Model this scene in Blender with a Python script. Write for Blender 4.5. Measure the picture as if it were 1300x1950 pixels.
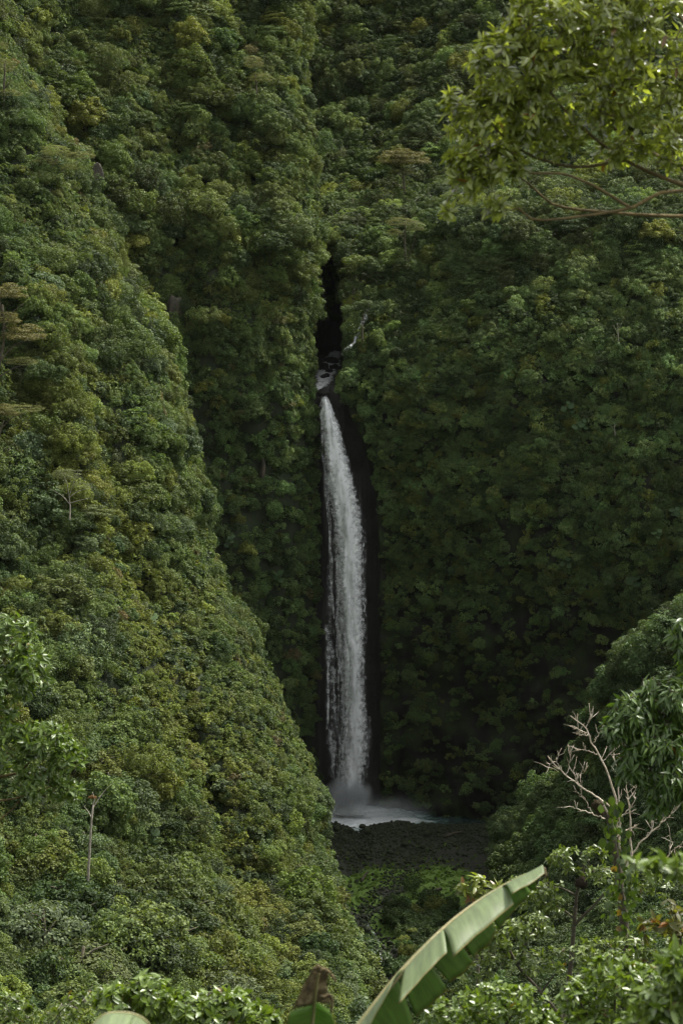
import bpy, math, random
import numpy as np
from mathutils import Vector, Matrix, Euler

# ------------------------------------------------------------------ camera, sky, sun, exposure
sc = bpy.context.scene
for o in list(bpy.data.objects):
    bpy.data.objects.remove(o)
random.seed(7)
RNG = np.random.default_rng(7)
PITCH = math.radians(-8.0)
TANV = 18.0 / 85.0
cam_data = bpy.data.cameras.new("camera")
cam_data.sensor_fit = 'VERTICAL'
cam_data.sensor_height = 36.0
cam_data.lens = 85.0
cam_data.clip_start = 0.1
cam_data.clip_end = 6000.0
cam_data.dof.use_dof = True
cam_data.dof.focus_distance = 330.0
cam_data.dof.aperture_fstop = 7.1
cam = bpy.data.objects.new("camera", cam_data)
sc.collection.objects.link(cam)
cam.location = (0, 0, 0)
cam.rotation_euler = (math.pi / 2 + PITCH, 0, 0)
sc.camera = cam

SUN_DIR = np.array([0.42, 0.36, 0.83]); SUN_DIR /= np.linalg.norm(SUN_DIR)
world = bpy.data.worlds.new("World")
sc.world = world
world.use_nodes = True
wn = world.node_tree.nodes
bg = wn["Background"]
sky = wn.new("ShaderNodeTexSky")
sky.sky_type = 'NISHITA'
sky.sun_disc = False
sky.sun_elevation = math.asin(SUN_DIR[2])
sky.sun_rotation = math.atan2(SUN_DIR[0], SUN_DIR[1])
sky.air_density = 1.0
sky.dust_density = 4.0
sky.ozone_density = 1.5
veil = wn.new("ShaderNodeHueSaturation")          # thin cloud: a paler, less blue sky all over
veil.inputs['Saturation'].default_value = 0.10
world.node_tree.links.new(sky.outputs[0], veil.inputs['Color'])
world.node_tree.links.new(veil.outputs[0], bg.inputs[0])
bg.inputs[1].default_value = 0.15
sun_data = bpy.data.lights.new("sun", 'SUN')
sun_data.energy = 2.7
sun_data.angle = math.radians(2.0)
sun_data.color = (1.0, 0.94, 0.84)
sun = bpy.data.objects.new("sun", sun_data)
sc.collection.objects.link(sun)
sun.rotation_euler = Vector(SUN_DIR).to_track_quat('Z', 'Y').to_euler()

sc.view_settings.view_transform = 'Standard'
sc.view_settings.look = 'None'
sc.view_settings.exposure = 1.32
sc.view_settings.gamma = 1.0
sc.view_settings.use_curve_mapping = False
sc.render.engine = 'CYCLES'
sc.cycles.max_bounces = 6
sc.cycles.diffuse_bounces = 3
sc.cycles.glossy_bounces = 2
sc.cycles.transmission_bounces = 3
sc.cycles.transparent_max_bounces = 16
sc.cycles.volume_bounces = 1
sc.cycles.caustics_reflective = False
sc.cycles.caustics_refractive = False
sc.cycles.sample_clamp_indirect = 4.0
sc.cycles.use_denoising = True
sc.cycles.denoiser = 'OPENIMAGEDENOISE'
sc.cycles.denoising_input_passes = 'RGB_ALBEDO_NORMAL'
sc.cycles.denoising_prefilter = 'ACCURATE'
sc.cycles.use_adaptive_sampling = False
sc.cycles.pixel_filter_type = 'BLACKMAN_HARRIS'
sc.cycles.filter_width = 1.25

# ------------------------------------------------------------------ helpers
def P(px, py, Y):
    """world point seen at photograph position (px, py) at forward distance Y"""
    px, py, Y = np.broadcast_arrays(np.asarray(px, float), np.asarray(py, float), np.asarray(Y, float))
    a = (px - 650.0) / 975.0 * TANV
    b = (975.0 - py) / 975.0 * TANV
    c, s = math.cos(PITCH), math.sin(PITCH)
    dy = c - b * s
    dz = s + b * c
    k = Y / dy
    return np.stack([a * k, Y, dz * k], -1)

def to_px(p):
    p = np.asarray(p, float)
    c, s = math.cos(PITCH), math.sin(PITCH)
    f = p[..., 1] * c + p[..., 2] * s
    u = -p[..., 1] * s + p[..., 2] * c
    return 650 + p[..., 0] / f / TANV * 975, 975 - u / f / TANV * 975

PXM = TANV / 975.0          # metres per photo pixel per metre of distance

def _hash(ix, iy, iz, seed):
    h = (ix.astype(np.int64) * 374761393 + iy.astype(np.int64) * 668265263 + iz.astype(np.int64) * 2147483647 + seed * 1274126177) & 0xffffffff
    h = ((h ^ (h >> 13)) * 1274126177) & 0xffffffff
    h = (h ^ (h >> 16)) & 0xffffffff
    h = (h * 2246822519) & 0xffffffff
    h = h ^ (h >> 15)
    return (h & 0xffff) / 32767.5 - 1.0

def vnoise(p, seed=0):
    i = np.floor(p).astype(np.int64)
    f = p - i
    f = f * f * (3 - 2 * f)
    r = 0
    for dx in (0, 1):
        wx = f[..., 0] if dx else 1 - f[..., 0]
        for dy in (0, 1):
            wy = f[..., 1] if dy else 1 - f[..., 1]
            for dz in (0, 1):
                wz = f[..., 2] if dz else 1 - f[..., 2]
                r = r + wx * wy * wz * _hash(i[..., 0] + dx, i[..., 1] + dy, i[..., 2] + dz, seed)
    return r

def fbm(p, octaves=4, seed=0):
    a, r, t = 1.0, 0, 0
    for k in range(octaves):
        r = r + a * vnoise(p * 2.0 ** k + 17.3 * k, seed + k)
        t += a
        a *= 0.5
    return r / t

def interp(xs, ys, q):
    """smooth monotone interpolation through points (xs, ys)"""
    xs = np.asarray(xs, float); ys = np.asarray(ys, float)
    h = np.diff(xs); d = np.diff(ys) / h
    m = np.zeros_like(ys)
    m[0], m[-1] = d[0], d[-1]
    for k in range(1, len(xs) - 1):
        if d[k - 1] * d[k] > 0:
            w1, w2 = 2 * h[k] + h[k - 1], h[k] + 2 * h[k - 1]
            m[k] = (w1 + w2) / (w1 / d[k - 1] + w2 / d[k])
    q = np.clip(np.asarray(q, float), xs[0], xs[-1])
    i = np.clip(np.searchsorted(xs, q) - 1, 0, len(xs) - 2)
    t = (q - xs[i]) / h[i]
    return ((2 * t**3 - 3 * t**2 + 1) * ys[i] + (t**3 - 2 * t**2 + t) * h[i] * m[i]
            + (-2 * t**3 + 3 * t**2) * ys[i + 1] + (t**3 - t**2) * h[i] * m[i + 1])

def table(cols, rows, vals, qx, qy):
    """tensor interpolation of vals[row][col] at (qx, qy) (1-D axes) -> grid [len(qy), len(qx)]"""
    vals = np.asarray(vals, float)
    a = np.stack([interp(cols, r, qx) for r in vals])
    return np.stack([interp(rows, a[:, j], qy) for j in range(a.shape[1])], 1)

def sstep(a, b, x):
    t = np.clip((np.asarray(x, float) - a) / (b - a), 0, 1)
    return t * t * (3 - 2 * t)

def mk_mesh(name, V, F, mat=None, smooth=False, fattr=None, vattr=None, uv=None):
    V = np.ascontiguousarray(V, dtype=np.float32).reshape(-1, 3)
    F = np.ascontiguousarray(F, dtype=np.int32)
    me = bpy.data.meshes.new(name)
    me.vertices.add(len(V))
    me.vertices.foreach_set('co', V.ravel())
    if len(F):
        n, k = F.shape
        me.loops.add(n * k)
        me.loops.foreach_set('vertex_index', F.ravel())
        me.polygons.add(n)
        me.polygons.foreach_set('loop_start', np.arange(0, n * k, k, dtype=np.int32))
        if smooth:
            me.polygons.foreach_set('use_smooth', np.ones(n, bool))
        if uv is not None:
            l = me.uv_layers.new(name="UVMap")
            l.uv.foreach_set('vector', np.ascontiguousarray(np.asarray(uv)[F.ravel()], dtype=np.float32).ravel())
    for nm, (typ, arr) in (fattr or {}).items():
        at = me.attributes.new(nm, typ, 'FACE')
        at.data.foreach_set('value' if typ in ('FLOAT', 'INT') else 'vector', np.ascontiguousarray(arr).ravel())
    for nm, (typ, arr) in (vattr or {}).items():
        at = me.attributes.new(nm, typ, 'POINT')
        at.data.foreach_set('value' if typ in ('FLOAT', 'INT') else 'vector', np.ascontiguousarray(arr).ravel())
    me.update(calc_edges=True)
    if mat is not None:
        me.materials.append(mat)
    return me

def link(name, data, parent=None, **props):
    o = bpy.data.objects.new(name, data)
    sc.collection.objects.link(o)
    if parent is not None:
        o.parent = parent
    for k, v in props.items():
        o[k] = v
    return o

def thing(name, label, category, loc=(0, 0, 0), group=None, **props):
    o = bpy.data.objects.new(name, None)
    sc.collection.objects.link(o)
    o.empty_display_size = 0.2
    o.location = Vector([float(c) for c in loc])
    o['label'] = label
    o['category'] = category
    if group:
        o['group'] = group
    for k, v in props.items():
        o[k] = v
    return o

def grid_faces(nr, nc, off=0):
    i = np.arange(nr - 1)[:, None] * nc + np.arange(nc - 1)[None, :] + off
    return np.stack([i, i + 1, i + nc + 1, i + nc], -1).reshape(-1, 4)

def tube(pts, radii, sides=6, wob=0.0, seed=0):
    pts = np.asarray(pts, float); n = len(pts)
    radii = np.broadcast_to(np.asarray(radii, float), (n,))
    t = np.gradient(pts, axis=0)
    t /= np.linalg.norm(t, axis=1, keepdims=True) + 1e-9
    ref = np.array([0.31, 0.92, 0.23])
    a = np.cross(t, ref); a /= np.linalg.norm(a, axis=1, keepdims=True) + 1e-9
    b = np.cross(t, a)
    th = np.arange(sides) / sides * 2 * np.pi
    ring = a[:, None, :] * np.cos(th)[None, :, None] + b[:, None, :] * np.sin(th)[None, :, None]
    rr = radii[:, None]
    if wob:
        rr = rr * (1 + wob * np.random.default_rng(seed).uniform(-1, 1, (n, sides)))
    V = (pts[:, None, :] + ring * rr[..., None]).reshape(-1, 3)
    F = []
    for k in range(n - 1):
        for s in range(sides):
            s2 = (s + 1) % sides
            F.append((k * sides + s, k * sides + s2, (k + 1) * sides + s2, (k + 1) * sides + s))
    c0, c1 = len(V), len(V) + 1
    V = np.vstack([V, pts[:1], pts[-1:]])
    for s in range(sides):
        s2 = (s + 1) % sides
        F.append((c0, s2, s, s)); F.append((c1, (n - 1) * sides + s, (n - 1) * sides + s2, (n - 1) * sides + s2))
    F = np.array(F)
    return V, F

def tri(F):
    F = np.asarray(F)
    if F.shape[1] == 3:
        return F
    A = np.vstack([F[:, [0, 1, 2]], F[:, [0, 2, 3]]])
    return A[(A[:, 0] != A[:, 1]) & (A[:, 1] != A[:, 2]) & (A[:, 0] != A[:, 2])]

def joined(parts):
    Vs, Fs, o = [], [], 0
    for V, F in parts:
        Vs.append(V); Fs.append(tri(F) + o); o += len(V)
    return np.vstack(Vs), np.vstack(Fs)

def curve_pts(ctrl, n=24):
    ctrl = np.asarray(ctrl, float)
    s = np.concatenate([[0], np.cumsum(np.linalg.norm(np.diff(ctrl, axis=0), axis=1))])
    q = np.linspace(0, s[-1], n)
    return np.stack([interp(s, ctrl[:, k], q) for k in range(3)], -1)

# ------------------------------------------------------------------ materials
def new_mat(name):
    m = bpy.data.materials.new(name)
    m.use_nodes = True
    nt = m.node_tree
    for n in list(nt.nodes):
        nt.nodes.remove(n)
    return m, nt

def N(nt, typ, **kw):
    n = nt.nodes.new(typ)
    for k, v in kw.items():
        if k == 'inp':
            for kk, vv in v.items():
                n.inputs[kk].default_value = vv
        else:
            setattr(n, k, v)
    return n

def ramp(nt, fac, stops):
    r = nt.nodes.new('ShaderNodeValToRGB')
    e = r.color_ramp.elements
    while len(e) < len(stops):
        e.new(0.5)
    for k, (p, c) in enumerate(stops):
        e[k].position = p
        e[k].color = (*c, 1) if len(c) == 3 else c
    nt.links.new(fac, r.inputs[0])
    return r.outputs[0]

def leaf_material(name, rough=0.5, spec=0.4, trans=0.28, use_tint=True, base=(0.06, 0.09, 0.03), var=0.35, young=None, young_amt=0.0):
    m, nt = new_mat(name)
    out = N(nt, 'ShaderNodeOutputMaterial')
    lv = N(nt, 'ShaderNodeAttribute', attribute_name='lv', attribute_type='GEOMETRY')
    if use_tint:
        ti = N(nt, 'ShaderNodeAttribute', attribute_name='tint', attribute_type='INSTANCER')
        col = ti.outputs['Color']
    else:
        rgb = N(nt, 'ShaderNodeRGB'); rgb.outputs[0].default_value = (*base, 1)
        col = rgb.outputs[0]
    hv = N(nt, 'ShaderNodeHueSaturation')
    mr = N(nt, 'ShaderNodeMapRange', inp={'From Min': 0, 'From Max': 1, 'To Min': 1 - var, 'To Max': 1 + var * 1.2})
    nt.links.new(lv.outputs['Fac'], mr.inputs['Value'])
    mh = N(nt, 'ShaderNodeMapRange', inp={'From Min': 0, 'From Max': 1, 'To Min': 0.508, 'To Max': 0.488})
    nt.links.new(lv.outputs['Fac'], mh.inputs['Value'])
    nt.links.new(mr.outputs[0], hv.inputs['Value'])
    nt.links.new(mh.outputs[0], hv.inputs['Hue'])
    nt.links.new(col, hv.inputs['Color'])
    c = hv.outputs[0]
    if young:
        gt = N(nt, 'ShaderNodeMath', operation='GREATER_THAN', inp={1: 1 - young_amt})
        nt.links.new(lv.outputs['Fac'], gt.inputs[0])
        mx = N(nt, 'ShaderNodeMix', data_type='RGBA'); mx.inputs[7].default_value = (*young, 1)
        nt.links.new(gt.outputs[0], mx.inputs[0]); nt.links.new(c, mx.inputs[6])
        c = mx.outputs[2]
    p = N(nt, 'ShaderNodeBsdfPrincipled', inp={'Roughness': rough, 'Specular IOR Level': spec})
    nt.links.new(c, p.inputs['Base Color'])
    tr = N(nt, 'ShaderNodeBsdfTranslucent')
    tc = N(nt, 'ShaderNodeMix', data_type='RGBA', blend_type='MULTIPLY')
    tc.inputs[0].default_value = 1.0
    tc.inputs[7].default_value = (1.5, 1.5, 0.55, 1)
    nt.links.new(c, tc.inputs[6])
    nt.links.new(tc.outputs[2], tr.inputs['Color'])
    ms = N(nt, 'ShaderNodeMixShader', inp={0: trans})
    nt.links.new(p.outputs[0], ms.inputs[1]); nt.links.new(tr.outputs[0], ms.inputs[2])
    nt.links.new(ms.outputs[0], out.inputs[0])
    return m

def ground_material(name, stops, scale, rough=0.85, bump=0.4, bscale=1.0, spec=0.3):
    m, nt = new_mat(name)
    out = N(nt, 'ShaderNodeOutputMaterial')
    co = N(nt, 'ShaderNodeTexCoord')
    nz = N(nt, 'ShaderNodeTexNoise', inp={'Scale': scale, 'Detail': 8, 'Roughness': 0.65})
    nt.links.new(co.outputs['Object'], nz.inputs['Vector'])
    c = ramp(nt, nz.outputs['Fac'], stops)
    p = N(nt, 'ShaderNodeBsdfPrincipled', inp={'Roughness': rough, 'Specular IOR Level': spec})
    nt.links.new(c, p.inputs['Base Color'])
    n2 = N(nt, 'ShaderNodeTexNoise', inp={'Scale': bscale, 'Detail': 8, 'Roughness': 0.7})
    nt.links.new(co.outputs['Object'], n2.inputs['Vector'])
    b = N(nt, 'ShaderNodeBump', inp={'Strength': bump, 'Distance': 0.6})
    nt.links.new(n2.outputs['Fac'], b.inputs['Height'])
    nt.links.new(b.outputs[0], p.inputs['Normal'])
    nt.links.new(p.outputs[0], out.inputs[0])
    return m

def bark_material(name, c1, c2, scale=6.0, rough=0.85):
    return ground_material(name, [(0.3, c1), (0.55, c2), (0.75, tuple(0.5 * (a + b) for a, b in zip(c1, c2)))], scale, rough, 0.5, scale * 2)

M_FOLIAGE = leaf_material('forest_foliage', rough=0.55, spec=0.13, trans=0.3)
M_CLIFF_SOIL = ground_material('overgrown_soil', [(0.3, (0.012, 0.016, 0.008)), (0.55, (0.022, 0.032, 0.013)), (0.75, (0.032, 0.028, 0.018))], 0.35, 0.95, 0.6, 0.8)
M_ROCK = ground_material('wet_cliff_rock', [(0.30, (0.009, 0.009, 0.007)), (0.46, (0.020, 0.020, 0.014)), (0.56, (0.024, 0.036, 0.012)), (0.68, (0.034, 0.050, 0.017)), (0.8, (0.045, 0.042, 0.030))], 0.22, 0.8, 1.0, 0.9, 0.15)
M_BLACKROCK = ground_material('wet_black_rock', [(0.3, (0.012, 0.012, 0.010)), (0.55, (0.028, 0.027, 0.022)), (0.8, (0.026, 0.027, 0.019))], 0.3, 0.55, 0.9, 0.8, 0.3)
M_BOULDER = ground_material('river_boulder', [(0.3, (0.010, 0.012, 0.006)), (0.45, (0.022, 0.024, 0.014)), (0.55, (0.028, 0.044, 0.010)), (0.78, (0.045, 0.046, 0.030))], 0.8, 0.7, 0.5, 1.5)
M_ORANGE = ground_material('bare_tan_rock', [(0.35, (0.022, 0.022, 0.015)), (0.55, (0.055, 0.048, 0.033)), (0.7, (0.12, 0.092, 0.06))], 0.5, 0.85, 0.7, 1.0)
M_PALE_BARK = bark_material('pale_bark', (0.42, 0.39, 0.32), (0.22, 0.20, 0.15), 2.0)
M_BARK = bark_material('brown_bark', (0.048, 0.042, 0.028), (0.09, 0.078, 0.05), 2.0)
M_DEAD = bark_material('lichen_bark', (0.72, 0.66, 0.54), (0.46, 0.39, 0.28), 5.0)
M_OCHRE_BARK = bark_material('ochre_bark', (0.19, 0.14, 0.05), (0.10, 0.075, 0.03), 6.0)

# ------------------------------------------------------------------ terrain sheets
class Sheet:
    pass

def make_sheet(name, PX, PY, Y, mat, amp=2.5, scale=14.0, fine=0.8, seed=0, extra=None, label=None, zfun=None):
    """PX, PY, Y are grids; the surface is displaced in depth by noise"""
    X = P(PX, PY, Y)
    d = amp * fbm(X / scale, 3, seed) + fine * fbm(X / 3.5, 2, seed + 9)
    if extra is not None:
        d = d + extra
    X = P(PX, PY, Y + d)
    s = Sheet()
    s.PX, s.PY, s.X = PX, PY, X
    nr, nc = PX.shape
    me = mk_mesh(name, X, grid_faces(nr, nc)[:, ::-1], mat, smooth=True)
    s.obj = link(name, me, kind='structure')
    if label:
        s.obj['label'] = label
    return s

# spur in front, lit, on the photo's left
EX_Y = [-700, -300, -100, 100, 250, 380, 470, 540, 640, 700, 800, 930, 1080, 1170, 1240, 1330, 1400, 1450, 1560, 1650, 1740, 1810, 1900, 2000, 2300]
EX_X = [-420, -200, -90, 25, 110, 170, 206, 228, 278, 312, 355, 374, 402, 438, 480, 524, 550, 578, 592, 594, 618, 648, 660, 676, 715]
def spur_edge(py): return interp(EX_Y, EX_X, py)
def build_spur():
    nr, nc = 190, 150
    py = np.linspace(-500, 2250, nr)
    ex = spur_edge(py)
    yl = interp([-500, 0, 500, 1000, 1500, 1950, 2250], [410, 360, 322, 285, 245, 212, 190], py)
    ye = interp([-500, 0, 500, 1000, 1450, 1650, 1810, 1950, 2250], [440, 402, 378, 350, 328, 318, 300, 280, 250], py)
    t = np.linspace(0, 1.18, nc)
    PX = np.empty((nr, nc)); Y = np.empty((nr, nc))
    for r in range(nr):
        tt = np.minimum(t, 1)
        PX[r] = -550 + (ex[r] + 550) * (1 - (1 - tt) ** 1.25)
        k = np.maximum(t - 1, 0) / 0.18
        Y[r] = yl[r] + (ye[r] - yl[r]) * tt ** 1.3 + 10 * np.maximum(tt - 0.9, 0) ** 2 * 50 + 90 * k
        PX[r] -= 130 * k ** 1.3
    PY = np.repeat(py[:, None], nc, 1)
    dist = spur_edge(PY) - PX
    q = np.stack([dist / 150 + 0.35 * fbm(np.stack([PX / 200, PY / 200, 0 * PX], -1), 2, 5), PY / 900, 0 * PX], -1)
    ridge = (-9.0 * (1 - np.abs(vnoise(q * 1.0, 31))) - 5.0 * (1 - np.abs(vnoise(q * np.array([2.6, 1.6, 1]), 32)))) * sstep(-20, 90, dist) + 6
    return make_sheet('spur_hillside', PX, PY, Y, M_CLIFF_SOIL, 5.0, 22, 2.0, 3, ridge * 0.9, 'steep forested spur hillside running down in front of the waterfall cliff')

GX_Y = [-900, -300, 0, 200, 350, 450, 550, 650, 750, 900, 1100, 1300, 1450, 1700]
GX_X = [630, 620, 580, 572, 598, 594, 584, 588, 588, 600, 598, 596, 594, 594]
def gorge_edge(py): return interp(GX_Y, GX_X, py)
def build_left_wall():
    nr, nc = 170, 150
    py = np.linspace(-800, 1700, nr)
    t = np.linspace(0, 1.12, nc)
    rows = [-800, -300, 0, 300, 500, 750, 1100, 1700]
    cols = [0, 0.45, 0.65, 0.85, 1.0]
    vals = [[430, 500, 520, 545, 560], [370, 440, 458, 472, 485], [335, 402, 418, 432, 443], [310, 384, 399, 410, 417],
            [298, 374, 388, 396, 405], [285, 366, 380, 389, 400], [280, 362, 377, 387, 400], [275, 360, 376, 387, 401]]
    Y = table(cols, rows, vals, np.minimum(t, 1), py)
    k = np.maximum(t - 1, 0) / 0.12
    gx = gorge_edge(py)
    PX = -900 + (gx[:, None] + 900) * np.minimum(t, 1)[None] - 45 * k[None] ** 1.5
    Y = Y + 60 * k[None] + 8 * np.maximum(np.minimum(t, 1) - 0.965, 0)[None] / 0.035 * 0.9
    PY = np.repeat(py[:, None], nc, 1)
    q = np.stack([PX / 150 + PY / 700, PY / 800, 0 * PX], -1)
    ridge = -7 * (1 - np.abs(vnoise(q, 77))) * (1 - sstep(600, 900, PY)) * sstep(0, 60, gx[:, None] - PX) + 3
    gl = np.exp(-((PX - 455 - 0.05 * (PY - 100) - 10 * np.sin(PY / 70)) / 30) ** 2) * 5 * (1 - sstep(480, 620, PY))
    gl = gl + np.exp(-((PX - 290 - 0.12 * PY) / 26) ** 2) * 3.5 * (1 - sstep(500, 700, PY)) - 3 * np.exp(-((PX - 545) / 40) ** 2) * (1 - sstep(430, 560, PY))
    ridge = ridge * 0.4 + 0.7 * gl - 1.8 * (1 - np.abs(vnoise(q * np.array([2.8, 1.5, 1]), 78))) + 1.5
    return make_sheet('mountainside', PX, PY, Y, M_CLIFF_SOIL, 4.0, 18, 1.7, 11, ridge, 'towering forested mountainside above and beside the gorge')

RX_Y = [-900, -300, 0, 300, 400, 455, 500, 545, 620, 700, 740, 780, 860, 960, 1050, 1700]
RX_X = [420, 480, 540, 580, 600, 616, 646, 659, 663, 662, 648, 662, 696, 716, 722, 724]
def wall_edge(py): return interp(RX_Y, RX_X, py)
def build_right_wall():
    nr, nc = 330, 260
    py = np.linspace(-800, 1720, nr)
    t = np.linspace(-0.07, 1, nc)
    rows = [-800, -300, 0, 250, 380, 450, 560, 740, 1000, 1150, 1300, 1720]
    cols = [0, 0.1, 0.25, 0.4, 0.65, 1.0]
    vals = [[620, 618, 612, 604, 600, 600], [548, 545, 536, 526, 520, 520], [508, 505, 496, 486, 480, 490], [482, 478, 464, 452, 450, 470],
            [466, 460, 440, 428, 430, 460], [436, 430, 416, 408, 420, 455], [420, 414, 404, 398, 412, 450], [405, 401, 394, 388, 404, 445],
            [404, 400, 391, 384, 400, 440], [405, 403, 394, 385, 398, 438], [407, 405, 395, 384, 396, 436], [408, 404, 392, 380, 394, 434]]
    Y = table(cols, rows, vals, np.maximum(t, 0), py)
    k = np.maximum(-t, 0) / 0.07
    rx = wall_edge(py)
    PX = rx[:, None] + (2400 - rx[:, None]) * np.maximum(t, 0)[None] ** 1.15 + 40 * k[None] ** 1.5
    Y = Y + 38 * k[None]
    PY = np.repeat(py[:, None], nc, 1)
    q = np.stack([PX / 70, PY / 400, 0 * PX], -1)
    ribs = (2.6 * fbm(q, 3, 41) + 1.5 * fbm(np.stack([PX / 16, PY / 120, 0 * PX], -1), 2, 44) + 1.0 * fbm(np.stack([PX / 60, PY / 14, 0 * PX], -1), 2, 45)) * sstep(450, 700, PY)
    q = np.stack([(PX + PY * 0.5) / 170, PY / 700, 0 * PX], -1)
    ribs = ribs - 9 * (1 - np.abs(vnoise(q, 43))) * (1 - sstep(380, 520, PY)) + 2
    return make_sheet('gorge_cliff', PX, PY, Y, M_ROCK, 3.8, 13, 2.2, 21, ribs, 'tall shaded cliff hung with plants beside the waterfall')

def build_alcove():
    nr, nc = 130, 60
    py = np.linspace(485, 1700, nr)
    px = np.linspace(560, 790, nc)
    PX, PY = np.meshgrid(px, py)
    Y = interp([485, 560, 640, 672, 740, 752, 800, 1200, 1700], [440, 438, 440, 442, 411, 409, 410, 411, 412], py)[:, None] + 0 * PX
    q = np.stack([PX / 14, PY / 160, 0 * PX], -1)
    return make_sheet('waterfall_rock_face', PX, PY, Y, M_BLACKROCK, 0.8, 6, 0.9, 51, 1.4 * fbm(q, 3, 52), 'wet black rock face behind the falling water')

LX_Y = [850, 1000, 1150, 1200, 1300, 1400, 1500, 1560, 1610, 1700, 1760, 1850, 1950, 2300]
LX_X = [1760, 1530, 1345, 1285, 1190, 1145, 1095, 1022, 965, 960, 945, 930, 905, 780]
def low_edge(py): return interp(LX_Y, LX_X, py)
def build_low_spur():
    nr, nc = 120, 100
    py = np.linspace(860, 2250, nr)
    t = np.linspace(-0.15, 1, nc)
    ye = interp([860, 1150, 1400, 1600, 1700, 1850, 2250], [345, 347, 352, 362, 354, 330, 262], py)
    yr = interp([860, 1150, 1600, 1950, 2250], [300, 285, 240, 190, 155], py)
    lx = low_edge(py)
    k = np.maximum(-t, 0) / 0.15
    tt = np.maximum(t, 0)
    PX = lx[:, None] + (2200 - lx[:, None]) * tt[None] + 120 * k[None] ** 1.4
    Y = ye[:, None] + (yr - ye)[:, None] * tt[None] ** 0.8 + 60 * k[None]
    PY = np.repeat(py[:, None], nc, 1)
    return make_sheet('wooded_bank', PX, PY, Y, M_CLIFF_SOIL, 4.5, 16, 1.6, 61, None, 'lower wooded bank rising beside the boulder field')

def floor_Y(py):
    return interp([1500, 1555, 1575, 1650, 1700, 1830, 1950, 2300], [425, 404, 394, 379, 368, 346, 322, 255], py)
def build_floor():
    nr, nc = 110, 140
    py = np.linspace(1500, 2300, nr)
    px = np.linspace(200, 1500, nc)
    PX, PY = np.meshgrid(px, py)
    Y = floor_Y(PY)
    X = P(PX, PY, Y)
    stream = interp([1560, 1650, 1740, 1800, 1830, 1900, 2300], [690, 668, 690, 730, 722, 715, 700], PY)
    bed = np.exp(-((PX - stream) / 28.0) ** 2)
    bank = sstep(1690, 1800, PY) * 0.3
    X[..., 2] += 0.9 * fbm(X / 7, 3, 71) + 0.5 * fbm(X / 2, 2, 72) - bed * (1.0 + bank) - 2.5 * (PY < 1572) * sstep(1572, 1545, PY)
    m, nt = new_mat('valley_floor')
    out = N(nt, 'ShaderNodeOutputMaterial')
    at = N(nt, 'ShaderNodeAttribute', attribute_name='moss')
    co = N(nt, 'ShaderNodeTexCoord')
    nz = N(nt, 'ShaderNodeTexNoise', inp={'Scale': 0.35, 'Detail': 6, 'Roughness': 0.7})
    nt.links.new(co.outputs['Object'], nz.inputs['Vector'])
    ad = N(nt, 'ShaderNodeMath', operation='ADD'); nt.links.new(at.outputs['Fac'], ad.inputs[0]); nt.links.new(nz.outputs['Fac'], ad.inputs[1])
    fac = ramp(nt, ad.outputs[0], [(0.78, (0, 0, 0)), (1.05, (1, 1, 1))])
    n2 = N(nt, 'ShaderNodeTexNoise', inp={'Scale': 1.3, 'Detail': 8, 'Roughness': 0.7})
    nt.links.new(co.outputs['Object'], n2.inputs['Vector'])
    rock = ramp(nt, n2.outputs['Fac'], [(0.3, (0.010, 0.011, 0.006)), (0.6, (0.024, 0.027, 0.014)), (0.8, (0.03, 0.042, 0.014))])
    moss = ramp(nt, n2.outputs['Fac'], [(0.3, (0.07, 0.125, 0.015)), (0.7, (0.13, 0.22, 0.03))])
    mx = N(nt, 'ShaderNodeMix', data_type='RGBA')
    nt.links.new(fac, mx.inputs[0]); nt.links.new(rock, mx.inputs[6]); nt.links.new(moss, mx.inputs[7])
    p = N(nt, 'ShaderNodeBsdfPrincipled', inp={'Roughness': 0.85})
    b = N(nt, 'ShaderNodeBump', inp={'Strength': 0.8, 'Distance': 0.4}); nt.links.new(n2.outputs['Fac'], b.inputs['Height'])
    nt.links.new(b.outputs[0], p.inputs['Normal'])
    nt.links.new(mx.outputs[2], p.inputs['Base Color']); nt.links.new(p.outputs[0], out.inputs[0])
    def blob(cx, cy, rx, ry): return np.exp(-(((PX - cx) / rx) ** 2 + ((PY - cy) / ry) ** 2) ** 1.5)
    moss_v = np.clip(blob(720, 1672, 75, 22) + blob(690, 1712, 30, 16) + blob(850, 1678, 60, 30) + blob(820, 1715, 60, 18) + blob(780, 1760, 90, 40), 0, 1)
    me = mk_mesh('valley_floor', X, grid_faces(nr, nc)[:, ::-1], m, smooth=True, vattr={'moss': ('FLOAT', moss_v.ravel().astype(np.float32))})
    s = Sheet(); s.PX, s.PY, s.X = PX, PY, X
    s.obj = link('valley_floor', me, kind='structure', label='stony valley floor with mossy green patches below the pool')
    return s

S_SPUR = build_spur()
S_LEFT = build_left_wall()
S_RIGHT = build_right_wall()
S_ALC = build_alcove()
S_LOW = build_low_spur()
S_FLOOR = build_floor()

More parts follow.
